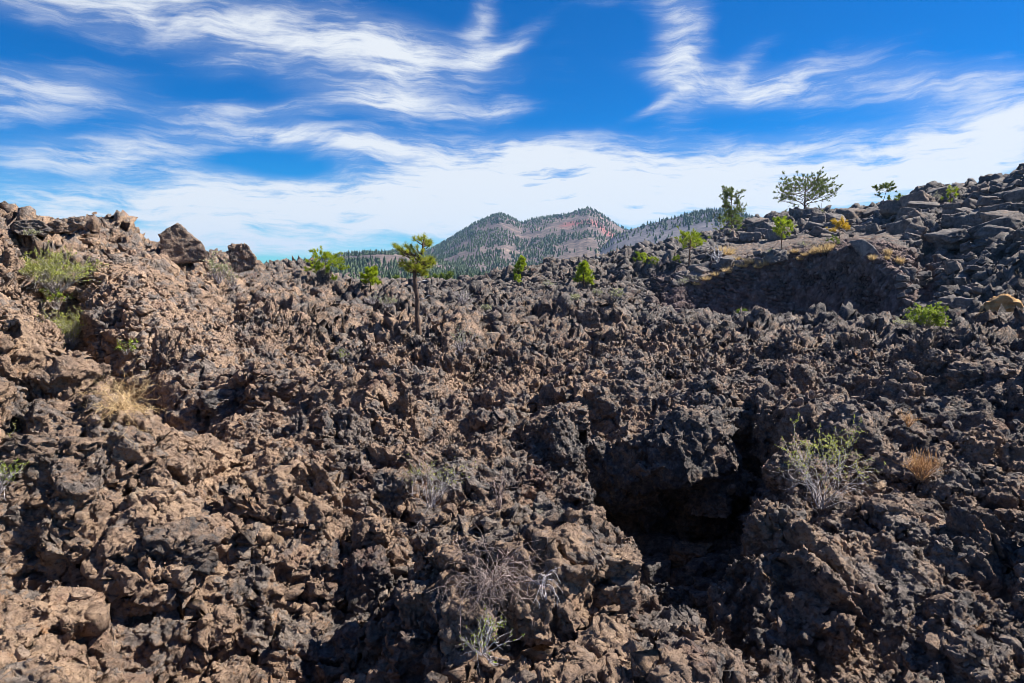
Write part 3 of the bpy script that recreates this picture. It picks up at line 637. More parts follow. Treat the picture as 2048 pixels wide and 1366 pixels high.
M = {
 'needle_near': leaf_mat('needle_near', (.17, .21, .02), (.50, .52, .05), .5, 3),
 'needle_bright': leaf_mat('needle_bright', (.17, .25, .015), (.42, .50, .03), .5, 1.0),
 'needle_dark': leaf_mat('needle_dark', (.06, .09, .025), (.22, .27, .06), .4, .9),
 'needle_yellow': leaf_mat('needle_yellow', (.45, .30, .03), (.70, .50, .05), .45, 1.0),
 'needle_mid': leaf_mat('needle_mid', (.08, .13, .02), (.22, .29, .04), .45, .8),
 'forest': leaf_mat('forest', (.035, .060, .022), (.105, .145, .050), .25, .02),
 'bark': wood_mat('bark', (.05, .035, .03), (.17, .115, .085)),
 'bark_far': wood_mat('bark_far', (.05, .035, .03), (.15, .09, .06), 4, .03),
 'bark_red': wood_mat('bark_red', (.14, .08, .055), (.33, .20, .14), 4, .03),
 'twig_grey': wood_mat('twig_grey', (.22, .20, .20), (.55, .50, .50), 30, .002),
 'twig_pink': wood_mat('twig_pink', (.20, .145, .13), (.52, .42, .38), 30, .002),
 'twig_straw': wood_mat('twig_straw', (.48, .30, .12), (.80, .62, .38), 12, .002),
 'twig_orange': wood_mat('twig_orange', (.38, .21, .09), (.66, .42, .22), 12, .002),
 'twig_white': wood_mat('twig_white', (.40, .40, .42), (.68, .66, .68), 5, .01),
 'leaf_lime': leaf_mat('leaf_lime', (.25, .29, .06), (.54, .56, .14), .45, 6),
 'leaf_green': leaf_mat('leaf_green', (.16, .23, .025), (.38, .46, .06), .4, 6),
 'leaf_sage': leaf_mat('leaf_sage', (.24, .26, .13), (.48, .48, .28), .4, 6),
 'leaf_olive': leaf_mat('leaf_olive', (.14, .18, .05), (.32, .36, .10), .4, 6),
 'straw': leaf_mat('straw', (.42, .30, .14), (.72, .56, .32), .4, 4),
}

# ------------------------------------------------------------------ mesh builders
def tubes(name, lines, radii, mat, sides=4, parent=None):
    """lines: list of (k,3) arrays, radii: list of (k,) arrays -> one mesh"""
    Vs, Fs, n0 = [], [], 0
    cs = np.stack([np.cos(np.arange(sides) * 2 * math.pi / sides), np.sin(np.arange(sides) * 2 * math.pi / sides)], -1)
    for L, r_ in zip(lines, radii):
        L = np.asarray(L, float); k = len(L); t_ = np.gradient(L, axis=0); t_ /= np.linalg.norm(t_, axis=1)[:, None] + 1e-9
        up = np.where(np.abs(t_[:, 2:3]) > .9, np.array([[1., 0, 0]]), np.array([[0, 0, 1.]]))
        a_ = np.cross(t_, up); a_ /= np.linalg.norm(a_, axis=1)[:, None] + 1e-9; b_ = np.cross(t_, a_)
        V = L[:, None] + (a_[:, None] * cs[None, :, :1] + b_[:, None] * cs[None, :, 1:]) * np.asarray(r_)[:, None, None]
        Vs.append(V.reshape(-1, 3)); i = (np.arange(k - 1)[:, None] * sides + np.arange(sides)[None]); j = (np.arange(k - 1)[:, None] * sides + (np.arange(sides)[None] + 1) % sides)
        Fs.append(np.stack([i, j, j + sides, i + sides], -1).reshape(-1, 4) + n0); n0 += k * sides
    return obj(name, mesh_np(name, np.concatenate(Vs), np.concatenate(Fs), mat, True), parent)
def blades(name, P0, D, L, W, mat, parent=None, rs=None, quad=False):
    """thin needle triangles or leaf quads: start points, directions, lengths, widths"""
    n = len(P0); D = D / (np.linalg.norm(D, axis=1)[:, None] + 1e-9)
    s = np.cross(D, rs.normal(size=(n, 3))); s /= np.linalg.norm(s, axis=1)[:, None] + 1e-9
    L = np.broadcast_to(np.asarray(L, float), (n,))[:, None]; W = np.broadcast_to(np.asarray(W, float), (n,))[:, None]
    if quad:
        V = np.stack([P0, P0 + D * L * .5 + s * W * .5, P0 + D * L, P0 + D * L * .5 - s * W * .5], 1).reshape(-1, 3); F = np.arange(n * 4).reshape(n, 4)
    else:
        V = np.stack([P0 - s * W * .5, P0 + s * W * .5, P0 + D * L], 1).reshape(-1, 3); F = np.arange(n * 3).reshape(n, 3)
    return obj(name, mesh_np(name, V, F, mat, False), parent)
def unit(v): v = np.asarray(v, float); return v / (np.linalg.norm(v) + 1e-9)
def bend(p0, d0, L, k, rs, wob=.25, lift=0.0):
    """a wobbly polyline"""
    P_ = [np.array(p0, float)]; d_ = unit(d0)
    for i in range(k):
        d_ = unit(d_ + rs.normal(size=3) * wob / math.sqrt(k) + np.array([0, 0, lift / k])); P_.append(P_[-1] + d_ * L / k)
    return np.array(P_)

def make_pine(name, p, H, Wd, label, cat='pine tree', crown0=.35, shape='round', nb=22, tufts=4, blade=40, tl=.10, tw=.05, mat='needle_mid', bark='bark_far',
              seed=1, lean=(0, 0), wob=.08, tr=.03, lift=.35, group=None, asym=0.0, sub=3):
    """H height, Wd crown width; needles in bottle-brush tufts at the ends of every twig"""
    rs = np.random.RandomState(seed); root = empty(name, p); tag(root, label, cat, group)
    trunk = bend((0, 0, -.12 * H * .3), (lean[0] * .4, lean[1] * .4, 1), H * .94, 9, rs, wob)
    kk = np.linspace(0, 1, len(trunk)); trunk[:, 0] += lean[0] * H * kk**2 * .5; rad = H * tr * (1 - kk * .78); rad[0] *= 1.35
    t_o = tubes('trunk', [trunk], [rad], M[bark], 8, root)
    lines, rads, T0, TD = [], [], [], []
    def tpos(f): return np.array([np.interp(f, kk, trunk[:, i]) for i in range(3)])
    for b in range(nb):
        f = crown0 + (1 - crown0) * (b + rs.rand() * .8) / nb
        u = (f - crown0) / (1 - crown0)
        if shape == 'cone': ext = (1 - u)**.8 * .95 + .06
        elif shape == 'flat': ext = .55 + .45 * math.sin(u * 3)**2 if u < .9 else .6
        elif shape == 'umbrella': ext = 1.05 - .35 * u
        elif shape == 'spread': ext = math.sqrt(max(0.02, 1 - (u * .92)**2)) * (.85 + .15 * math.sin(b))
        else: ext = math.sqrt(max(.03, 1 - (2 * u * .93 - .9)**2)) if shape == 'round' else (.55 + .45 * abs(math.sin(b * 2.1))) * (1 - .45 * u)
        az_ = b * 2.4 + rs.rand(); ext *= Wd * .5 * (.75 + .4 * rs.rand())
        dx = math.cos(az_); ext *= 1 + asym * dx
        d0 = (dx, math.sin(az_), lift * (1 if shape != 'spread' else (.25 + 1.3 * u)))
        L = bend(tpos(f), d0, ext, 5, rs, .35, .35 if shape in ('spread', 'round') else .15)
        lines.append(L); rads.append(np.linspace(max(H * tr * .32 * (1 - .6 * u), .004), H * .0028, len(L)))
        for s_ in range(sub):
            g = .40 + .6 * rs.rand(); q0 = np.array([np.interp(g, np.linspace(0, 1, len(L)), L[:, i]) for i in range(3)])
            sd_ = unit(L[-1] - L[0]) + rs.normal(size=3) * .65 + np.array([0, 0, .25])
            S = bend(q0, sd_, ext * (.22 + .25 * rs.rand()), 3, rs, .3, .3)
            lines.append(S); rads.append(np.linspace(H * .004, H * .002, len(S)))
            T0.append(S[-1]); TD.append(unit(S[-1] - S[-2]))
        for s_ in range(tufts):
            g = 1 - .5 * (s_ / max(tufts, 1)) * rs.rand(); T0.append(np.array([np.interp(g, np.linspace(0, 1, len(L)), L[:, i]) for i in range(3)]) + rs.normal(size=3) * tl * H * .25)
            TD.append(unit(L[-1] - L[-2]))
    T0.append(trunk[-1]); TD.append(np.array([0, 0, 1.]))
    if lines: tubes('branches', lines, rads, M[bark], 4, root)
    T0, TD = np.array(T0), np.array(TD); n = len(T0)
    P0 = np.repeat(T0, blade, 0); DD = np.repeat(TD, blade, 0)
    along = rs.rand(len(P0))[:, None]; P0 = P0 + DD * (along - .5) * tl * H * .7
    DD = DD * .55 + rs.normal(size=P0.shape) * .62 + np.array([0, 0, .15])
    blades('crown', P0, DD, tl * H * (.7 + .5 * rs.rand(len(P0))), tl * H * tw, M[mat], root, rs)
    return root

def make_shrub(name, p, H, Wd, label, cat='shrub', stems=14, twig='twig_grey', leaf='leaf_lime', nleaf=400, lsize=.012, tr=.006, seed=1, up=.8, curl=0.0, levels=3,
               leaf_low=0.35, group=None, lean=(0, 0), wob=.35, kids=3):
    rs = np.random.RandomState(seed); root = empty(name, p); tag(root, label, cat, group)
    lines, rads, ends = [], [], []
    def grow(p0, d0, L, r_, lev):
        S = bend(p0, d0, L, 5 if lev == 0 else 4, rs, wob, -curl); lines.append(S); rads.append(np.linspace(r_, r_ * .45, len(S)))
        if lev < levels - 1:
            for _ in range(kids):
                g = .30 + .68 * rs.rand(); k_ = np.linspace(0, 1, len(S)); q0 = np.array([np.interp(g, k_, S[:, i]) for i in range(3)])
                grow(q0, unit(S[-1] - S[-2]) + rs.normal(size=3) * .55 + np.array([0, 0, .12]), L * (.38 + .25 * rs.rand()), r_ * .6, lev + 1)
        if lev >= levels - 2: ends.append(S)
    for s_ in range(stems):
        a_ = rs.rand() * 6.283; sp = math.sqrt(rs.rand()); tgt = np.array([math.cos(a_) * sp * Wd * .5 + lean[0] * H, math.sin(a_) * sp * Wd * .5, H * up * (1 - .35 * sp) * (.7 + .5 * rs.rand())])
        p0 = np.array([math.cos(a_), math.sin(a_), 0]) * Wd * .06 * rs.rand() - np.array([0, 0, .04 * H])
        grow(p0, tgt, np.linalg.norm(tgt) * .82, tr, 0)
    tubes('twigs', lines, rads, M[twig], 3, root)
    if nleaf and leaf:
        E = [ends[i] for i in rs.randint(0, len(ends), nleaf)]; g = np.sqrt(rs.rand(nleaf))
        P0 = np.array([S[min(int(gg * (len(S) - 1)), len(S) - 2)] + (S[min(int(gg * (len(S) - 1)) + 1, len(S) - 1)] - S[min(int(gg * (len(S) - 1)), len(S) - 2)]) * rs.rand() for S, gg in zip(E, g)])
        keep = P0[:, 2] > H * leaf_low * (.6 + .8 * rs.rand(nleaf)); P0 = P0[keep]
        if len(P0): blades('leaves', P0, rs.normal(size=P0.shape) + np.array([0, 0, .5]), lsize * (.7 + .6 * rs.rand(len(P0))), lsize * .6, M[leaf], root, rs, True)
    return root
def make_grass(name, p, H, Wd, label, n=90, mat='straw', seed=1, group=None, w_=.03, cat='grass tuft'):
    rs = np.random.RandomState(seed); a_ = rs.rand(n) * 6.283; s = np.sqrt(rs.rand(n)) * Wd * .5
    P0 = np.stack([np.cos(a_) * s * .6, np.sin(a_) * s * .6, np.full(n, -.05 * H)], -1); D_ = np.stack([np.cos(a_) * s, np.sin(a_) * s, np.full(n, H * .8)], -1) + rs.normal(size=(n, 3)) * H * .18
    o = blades(name, P0, D_, H * (.6 + .5 * rs.rand(n)), H * w_, M[mat], None, rs); o.location = p; tag(o, label, cat, group); return o

# ------------------------------------------------------------------ rocks
def hull_planes(pts):
    b = bmesh.new()
    for q_ in pts: b.verts.new(q_)
    bmesh.ops.convex_hull(b, input=b.verts); b.normal_update()
    pl = [(f.normal.copy(), f.normal.dot(f.verts[0].co)) for f in b.faces if f.calc_area() > 1e-9]; b.free()
    return np.array([n_ for n_, _ in pl]), np.array([max(d_, 1e-3) for _, d_ in pl])
def rock_mesh(name, pts, mat, sub=5, rough=.06, fine=.02, seed=0, freq=2.0, strat=0.0):
    """angular rock: a hull of corner points around the origin, broken up with layered noise"""
    pts = [Vector(q_) for q_ in pts]; c = sum(pts, Vector()) / len(pts); Nn, Dd = hull_planes([q_ - c for q_ in pts])
    b = bmesh.new(); bmesh.ops.create_icosphere(b, subdivisions=sub, radius=1.0); me_ = bpy.data.meshes.new(name); b.to_mesh(me_); b.free()
    n = len(me_.vertices); U = np.empty(n * 3); me_.vertices.foreach_get('co', U); U = U.reshape(-1, 3)
    # stretch directions so that long rocks keep even faces
    S_ = np.ptp(np.array(pts), axis=0); U = U * S_; U /= np.linalg.norm(U, axis=1)[:, None]
    dot = U @ Nn.T; rr_ = np.where(dot > 1e-4, Dd / np.maximum(dot, 1e-4), 1e9).min(1); Vv = U * rr_[:, None]
    size = float(np.mean(S_)); o_ = Vector((seed * 3.1, seed * 1.7, -seed * 2.3))
    for i in range(n):
        v_ = Vector(Vv[i]); q_ = v_ * (freq / size) + o_
        d1 = mn.fractal(q_, .9, 2.1, 4); d2 = mn.voronoi(q_ * 2.2)[0][0]; d3 = mn.fractal(q_ * 6, .7, 2.2, 4)
        k_ = (d1 * rough * .8 + (.35 - d2) * rough * .5 + (.25 - abs(mn.fractal(q_ * 2.1, .8, 2.1, 3))) * rough * 1.1 + d3 * fine) * size
        if strat: k_ += strat * size * abs(mn.noise(Vector((q_.x * .6, q_.y * .6, q_.z * 7))))
        u_ = Vector(U[i]); jit = mn.noise_vector(q_ * 3.3) * size * rough * .5
        Vv[i] = v_ + u_ * k_ + jit
    Vv += np.array(c); me_.vertices.foreach_set('co', Vv.astype(np.float32).ravel()); me_.materials.append(mat)
    me_.polygons.foreach_set('use_smooth', np.ones(len(me_.polygons), dtype=bool)); me_.update(); return me_
def box_pts(sx, sy, sz, rs, jit=.22):
    return [(x * sx * .5 * (1 + rs.uniform(-jit, jit)), y * sy * .5 * (1 + rs.uniform(-jit, jit)), z * sz * .5 * (1 + rs.uniform(-jit, jit))) for x in (-1, 1) for y in (-1, 1) for z in (-1, 1)] + \
           [tuple(rs.uniform(-.5, .5, 3) * np.array([sx, sy, sz]) * 1.15) for _ in range(4)]
ROCK = {'brown': lava_material('brown_rock', .55, .12, 3.0), 'brown2': lava_material('pale_brown_rock', .85, .25, 6.0), 'grey': lava_material('grey_rock', .62, .60, 9.0), 'dark': lava_material('dark_rock', .42, .30, 14.0), 'bould': lava_material('boulder_rock', .18, .50, 19.0),
        'dusty': lava_material('dusty_rock', .85, .35, 21.0), 'slab': lava_material('slab_rock', .5, .9, 31.0)}
mt, N = new_mat('ochre_stone'); P = N.node('ShaderNodeNewGeometry').outputs['Position']
f = N.m('ADD', N.m('MULTIPLY', N.noise(P, 1.6, 6, .65), .6), N.m('MULTIPLY', N.noise(P, 9, 5, .7), .4))
finish(N, N.ramp(f, [(.36, (.26, .15, .07)), (.5, (.46, .28, .13)), (.65, (.62, .42, .23))]), .92, N.noise(P, 10, 7, .75), .9, .06, .15); ROCK['ochre'] = mt
def px_rock(name, outline, r_, thick, mat, label, cat='rock', seed=1, sub=5, rough=.05, fine=.02, back=.25, **kw):
    """a free-standing rock whose front outline (photo px) is set at distance r_, with real thickness behind it"""
    cx_ = sum(q_[0] for q_ in outline) / len(outline); cy_ = sum(q_[1] for q_ in outline) / len(outline)
    c0 = far_pt(cx_, cy_, r_); dirh = Vector((c0.x, c0.y, 0)).normalized(); pts = []
    for (x, y) in outline:
        f_ = far_pt(x, y, r_) - c0; pts.append(f_ - dirh * thick * .30)
        g_ = f_ * (1 - back); pts.append(Vector((g_.x, g_.y, g_.z)) + dirh * thick * .60)
    o = obj(name, rock_mesh(name, [tuple(q_) for q_ in pts], ROCK[mat], sub, rough, fine, seed, **kw), None, c0); tag(o, label, cat); return o

px_rock('lava_rock', [(318, 470), (335, 468), (341, 455), (352, 446), (362, 450), (384, 473), (400, 484), (415, 505), (410, 525), (340, 530), (322, 510)], 18.2, 1.0, 'brown',
        'tall pointed brown rock standing on the left skyline', 'rock', 2, 5, .045, .02, freq=3)
px_rock('lava_rock', [(456, 495), (470, 488), (492, 488), (500, 496), (512, 516), (510, 540), (470, 545), (460, 520)], 21.5, .75, 'brown',
        'knobbly upright brown rock on the skyline, right of the pointed spire', 'rock', 4, 5, .09, .03, freq=3)
px_rock('lava_rock', [(92, 452), (112, 443), (140, 438), (168, 434), (175, 441), (170, 452), (140, 466), (100, 470)], 16.2, 1.1, 'brown',
        'overhanging brown ledge jutting right at the far left skyline', 'rock', 6, 5, .06, .03, freq=3)
px_rock('lava_rock', [(22, 452), (36, 443), (74, 442), (92, 448), (104, 460), (90, 475), (40, 472), (22, 462)], 16.0, 1.2, 'dark',
        'dark craggy crest rock left of the overhanging ledge', 'rock', 8, 5, .08, .03, freq=3)
px_rock('lava_pinnacle', [(1072, 800), (1086, 766), (1104, 762), (1116, 790), (1128, 838), (1098, 846), (1078, 835)], 9.6, .30, 'brown',
        'upright pyramid of smooth dark lava above the pit edge', 'rock', 10, 5, .03, .012)
px_rock('ochre_boulder', [(1960, 618), (1972, 604), (1992, 592), (2010, 587), (2026, 592), (2044, 606), (2060, 628), (2062, 655), (2020, 664), (1963, 645)], 24.0, 2.4, 'ochre',
        'large ochre boulder at the foot of the right slope', 'boulder', 12, 5, .075, .03, freq=3)
px_rock('tilted_slab', [(1696, 482), (1728, 478), (1748, 492), (1766, 518), (1758, 527), (1726, 520)], 54.6, 2.2, 'slab',
        'smooth pale grey slab tilted on top of the shaded cliff', 'rock', 14, 4, .012, .006)
px_rock('pale_block', [(1020, 1370), (1040, 1290), (1080, 1222), (1100, 1200), (1132, 1240), (1180, 1275), (1170, 1330), (1165, 1400), (1040, 1400)], 3.75, .6, 'dusty',
        'big rough grey and brown lava block at the bottom middle', 'rock', 16, 6, .075, .03, freq=3)
px_rock('orange_rock', [(1915, 1232), (1940, 1196), (1962, 1204), (1984, 1232), (1990, 1250), (1940, 1252)], 4.6, .25, 'ochre',
        'small orange stone with a pale face at lower right', 'rock', 18, 4, .04, .02)
for (x, y, w_, h_, mt_, lab, sd_) in [
    (782, 985, 74, 62, 'grey', 'pale grey angular rock in the middle foreground', 21), (832, 1212, 60, 66, 'dusty', 'dusty pale block above the sparse green bush', 22),
    (944, 1240, 80, 56, 'dusty', 'smooth wedge of pale dusty rock beside the sparse green bush', 23), (738, 1150, 70, 74, 'grey', 'lumpy purple grey rock in lower middle foreground', 24),
    (1130, 835, 84, 46, 'brown', 'tan twisted rock on top of the mound by the pit', 25), (1218, 1195, 110, 66, 'brown', 'banded tan rock lying in the mouth of the pit', 26),
    (1425, 1005, 70, 40, 'dark', 'long block wedged into the right side of the pit', 27), (1240, 1130, 66, 50, 'brown', 'rounded rock on the rubble of the pit floor', 28),
    (1380, 1120, 60, 44, 'brown', 'upright sunlit topped rock in the pit', 29), (1545, 1060, 90, 90, 'brown', 'massive rough rock forming the right lip of the pit', 30),
    (640, 1140, 90, 70, 'brown', 'rounded brown rock in the lower left foreground', 31), (360, 1095, 110, 80, 'brown', 'broad tan rock face low on the left foreground', 32),
    (560, 780, 60, 40, 'brown', 'flat tan plate of rock on the middle left slope', 33), (330, 730, 50, 120, 'brown', 'narrow upright rock fin right of the gully', 34),
    (205, 650, 60, 80, 'brown', 'rounded upright rock standing in the dark gully', 35), (700, 722, 64, 66, 'dark', 'dark arched rock slab below the young pine', 36),
    (1180, 645, 40, 56, 'dark', 'dark fin of lava standing in the middle distance', 37), (648, 556, 24, 32, 'dark', 'pointed dark fin on the middle skyline', 38),
    (1500, 880, 60, 90, 'grey', 'grey stump of lava between the pit and the gray shrub', 39), (1950, 760, 90, 60, 'dark', 'dark rock on the plain near the right edge', 40),
    (100, 900, 190, 66, 'brown', 'broad flat topped slab at the left edge', 41), (480, 810, 120, 60, 'dark', 'dark long lump on the left slope', 42)]:
    p_, n_, r_ = hit(x, y); rs = np.random.RandomState(sd_); sx, sz = metres(w_, p_), metres(h_, p_)
    if sz > sx * 1.3 and sd_ in (34, 38, 37): sy = sx * .7
    else: sy = (sx + sz) * .5
    o = obj('lava_rock', rock_mesh('lava_rock', box_pts(sx, sy, sz, rs, .4), ROCK[{'grey': 'brown', 'dusty': 'brown2'}.get(mt_, mt_)], 5, .13, .05, sd_, freq=4.0), None, p_ + Vector((p_.x, p_.y, 0)).normalized() * sy * .22 - Vector((0, 0, sz * .08)))
    o.rotation_euler = (rs.uniform(-.15, .15), rs.uniform(-.15, .15), -math.atan2(p_.x, p_.y) + rs.uniform(-.3, .3)); tag(o, lab, 'rock')

# boulders of the right-hand slope and rubble in the pit: ten shapes, copied
rs = np.random.RandomState(77); var = []
for k in range(14): var.append(rock_mesh('boulder', box_pts(1, rs.uniform(.6, 1), rs.uniform(.35, .8), rs, .38), ROCK['dark' if k % 4 == 0 else 'bould'], 4, .06, .022, 50 + k))
def region(n, x0, x1, y0f, y1f, s0, s1, rmin, rmax, label, group, name='boulder', sink=.25):
    made = 0; k = 0; out = []
    while made < n and k < n * 12:
        k += 1; x = rs.uniform(x0, x1); y = rs.uniform(y0f(x), y1f(x)); d_ = ray(x, y).normalized(); ok, p_, n_, _ = lf.ray_cast(EYEV + d_ * .5, d_)
        if not ok: continue
        r_ = math.hypot(p_.x, p_.y)
        if r_ < rmin or r_ > rmax: continue
        s = s0 * (s1 / s0)**(rs.rand()**1.8); o = obj(name, var[rs.randint(len(var))], None, p_ + Vector((0, 0, s * (.3 - sink))))
        o.scale = (s * rs.uniform(.8, 1.3), s * rs.uniform(.8, 1.2), s * rs.uniform(.75, 1.1)); o.rotation_euler = (rs.uniform(-.4, .4), rs.uniform(-.4, .4), rs.uniform(0, 6.28))
        tag(o, label, name, group); made += 1; out.append((x, s, o))
def relabel(n, base, marks, *a):
    before = set(bpy.data.objects); region(n, *a); new = [o for o in bpy.data.objects if o not in before]
    px_of = lambda o: CX + FPX * o.location.x / max(depth_of(o.location), 1e-3)
    for k_, (x_, where) in enumerate(marks):
        lo_ = -1e9 if k_ == 0 else (marks[k_ - 1][0] + x_) / 2; hi_ = 1e9 if k_ == len(marks) - 1 else (x_ + marks[k_ + 1][0]) / 2
        g_ = sorted([o for o in new if lo_ <= px_of(o) < hi_], key=lambda o: -max(o.scale) / depth_of(o.location))
        for i_, o in enumerate(g_):
            o['label'] = (('largest ', 'second largest ', 'third largest ')[i_] if i_ < 3 else 'smaller ') + base + ' ' + where
            o['group'] = (base + 's ' + where)
def skyl(x): return float(np.interp(x, [1400, 1500, 1600, 1700, 1810, 1840, 1950, 2048], [480, 445, 425, 424, 418, 378, 376, 340]))
relabel(110, 'grey boulder', [(1462, 'around the tall open crowned pine'), (1540, 'left of the broad spreading pine'), (1608, 'below the broad spreading pine'), (1677, 'around the orange yellow pine'), (1762, 'below the thin leaning pine'), (1815, 'left of the far right crest')],
        1440, 1830, lambda x: skyl(x) + 4, lambda x: 482, .7, 2.9, 66, 150, 'b', 'b')
relabel(80, 'dark crest boulder', [(1850, 'at the left corner of the right crest'), (1900, 'near the small yellow green crest pine'), (1960, 'in the middle of the right crest'), (2020, 'by the right frame edge')],
        1815, 2048, lambda x: skyl(x) + 4, lambda x: 480, .7, 2.8, 60, 130, 'b', 'b')
relabel(75, 'grey stone', [(1830, 'at the right end of the cliff'), (1880, 'in the middle of the chute'), (1935, 'on the right side of the chute')], 1800, 1960, lambda x: 470, lambda x: 630, .4, 1.3, 36, 90, 'b', 'b', 'stone')
relabel(45, 'fallen block', [(1400, 'at the left foot of the cliff'), (1500, 'by the small green pine at the cliff foot'), (1620, 'below the middle of the cliff'), (1740, 'below the right half of the cliff')],
        1345, 1815, lambda x: 632, lambda x: 660, .4, 1.6, 44, 56, 'b', 'b', 'stone')
relabel(26, 'rubble block', [(1200, 'on the left of the pit floor'), (1300, 'in the middle of the pit floor'), (1420, 'on the right of the pit floor')], 1160, 1480, lambda x: 1075, lambda x: 1290, .10, .36, 4.5, 9.5, 'b', 'b', 'stone')
relabel(34, 'dark stone', [(1360, 'at the left end of the bench'), (1440, 'by the white dead tree'), (1520, 'left of the slender bench pine')], 1330, 1560, lambda x: 560 - (x - 1330) * .28, lambda x: 585 - (x - 1330) * .28, .5, 1.5, 50, 90, 'b', 'b', 'stone')

# ------------------------------------------------------------------ trees and plants
def pine(px, base_py, top_py, wpx, label, rmin=0, rmax=400, **kw):
    p_, n_, r_ = hit(px, base_py, rmin, rmax); H = metres(base_py - top_py, p_) ; d_ = ray(px, top_py)
    ztop = EYE + d_.z / math.hypot(d_.x, d_.y) * r_; H = max(ztop - p_.z, H * .8)
    return make_pine('pine_tree', p_, H, metres(wpx, p_), label, **kw)
# the young pine in the middle is built branch by branch
def hero_pine():
    p_, n_, r_ = hit(836, 664, 15, 30); rs = np.random.RandomState(5); root = empty('pine_tree', p_)
    tag(root, 'young pine with a bare trunk rising from the lava in the middle', 'pine tree')
    D_ = depth_of(p_); ux = Vector((1, 0, 0))
    def w3(px, py, dy=0.0):
        q_ = far_pt(px, py, r_) - p_; q_ = Vector((q_.x, q_.y, q_.z)); f_ = Vector((p_.x, p_.y, 0)).normalized(); return np.array(q_ + f_ * dy)
    tr_ = np.array([w3(838, 676), w3(837, 655), w3(834, 630), w3(835, 600), w3(831, 570), w3(829, 545), w3(830, 530, .05), w3(838, 518, .05), w3(845, 506, 0), w3(846, 490, -.05), w3(848, 478, 0)])
    mp = D_ / FPX
    tubes('trunk', [tr_], [np.array([7.5, 5.4, 4.6, 4.3, 4.0, 3.6, 3.0, 2.5, 2.1, 1.8, 1.4]) * mp], M['bark'], 10, root)
    tips = [  # tuft px, py, depth offset, start px, py
     (848, 474, 0, 847, 484), (838, 477, .1, 846, 486), (829, 479, -.1, 845, 490), (857, 484, .1, 847, 488), (858, 491, -.1, 846, 496), (852, 482, .2, 847, 490),
     (795, 494, 0, 829, 510), (790, 491, .15, 822, 505), (802, 498, -.15, 826, 512), (812, 492, .1, 830, 515), (815, 503, -.2, 832, 518), (823, 493, .1, 838, 512), (828, 501, -.1, 838, 515),
     (834, 495, .15, 842, 508), (822, 508, .2, 834, 520), (845, 503, -.2, 845, 508), (806, 509, .1, 828, 522),
     (806, 524, 0, 829, 535), (802, 530, .2, 829, 538), (812, 535, -.2, 830, 540), (820, 527, .25, 830, 534), (826, 535, -.3, 830, 540), (832, 528, .2, 833, 530), (838, 533, -.25, 832, 536),
     (845, 528, .2, 836, 528), (852, 524, 0, 838, 524), (860, 525, .15, 840, 526), (866, 527, -.1, 842, 528), (857, 534, -.25, 836, 534), (848, 538, .2, 833, 538), (840, 541, -.15, 831, 541),
     (825, 541, .1, 830, 543), (816, 541, -.1, 830, 545), (850, 517, .25, 840, 520), (843, 520, -.2, 838, 522), (835, 520, .25, 836, 522), (852, 548, .1, 832, 545), (845, 549, -.15, 831, 546), (838, 513, .3, 840, 515),
     (826, 521, -.25, 833, 526), (862, 517, .05, 842, 521), (812, 528, .15, 828, 533), (848, 544, -.1, 832, 543), (820, 534, .1, 830, 540), (833, 537, -.1, 831, 540), (858, 519, .2, 840, 522), (843, 526, .3, 834, 530), (828, 527, .3, 832, 532), (836, 540, .3, 831, 542), (865, 522, .1, 842, 524), (852, 531, .3, 836, 533), (806, 503, .1, 828, 515), (797, 499, -.1, 826, 512), (818, 498, .1, 832, 512), (853, 488, .2, 846, 494), (843, 481, -.1, 847, 488), (861, 486, .1, 848, 492)]
    lines, rads, P0, DD = [], [], [], []
    for (tx, ty, dy, sx, sy) in tips:
        a_, b_ = w3(sx, sy), w3(tx, ty, dy * .8); mid = (a_ + b_) / 2 + np.array([0, 0, -.03]) + rs.normal(size=3) * .015
        lines.append(np.array([a_, mid, b_])); rads.append(np.array([1.3, 1.0, .8]) * mp)
        ax = unit(b_ - mid + np.array([0, 0, .06])); n = 115; al = rs.rand(n)[:, None]
        P0.append(b_ + ax * (al - .6) * 7 * mp); DD.append(ax * .5 + rs.normal(size=(n, 3)) * .6)
    tubes('branches', lines, rads, M['bark'], 5, root)
    for (pts) in ([(837, 600, 0), (842, 596, -.05), (848, 598, -.1), (855, 591, -.1), (864, 590, -.12)], [(832, 566, 0), (845, 562, -.05), (856, 560, .05)]):
        tubes('dead_branch', [np.array([w3(*q_) for q_ in pts])], [np.linspace(1.0, .5, len(pts)) * mp], M['twig_white'], 4, root)
    P0, DD = np.concatenate(P0), np.concatenate(DD)
    blades('crown', P0, DD, (8.2 + 3.5 * rs.rand(len(P0))) * mp, .66 * mp, M['needle_near'], root, rs)
hero_pine()
pine(652, 556, 514, 72, 'bright green pine crown showing above the middle left skyline', 28, 90, crown0=.05, shape='round', nb=22, tufts=3, mat='needle_bright', seed=2, tl=.15, blade=40, tw=.15)
pine(741, 584, 540, 40, 'small flat topped pine left of the young pine', 25, 80, crown0=.42, shape='spread', nb=16, tufts=4, mat='needle_bright', seed=3, tl=.14, blade=40, tw=.15)
pine(785, 588, 570, 30, 'low mat-like bright pine left of the young pine', 25, 80, crown0=.3, shape='spread', nb=14, tufts=4, mat='needle_bright', seed=4, tl=.2, blade=22, tw=.12)
pine(796, 578, 548, 26, 'dim green small pine behind the low mat-like one', 60, 140, crown0=.1, shape='cone', nb=16, mat='needle_mid', seed=5, tl=.12, blade=20, tw=.14)
pine(856, 572, 555, 22, 'low bright bush-like pine just right of the young pine trunk', 45, 120, crown0=.1, shape='round', nb=12, mat='needle_bright', seed=6, tl=.2, blade=20, tw=.14)
pine(866, 574, 545, 20, 'first of three small dark pines right of the young pine', 70, 160, crown0=.1, shape='cone', nb=14, mat='needle_mid', seed=7, tl=.12, blade=18, tw=.15, group='three small pines on the plain edge')
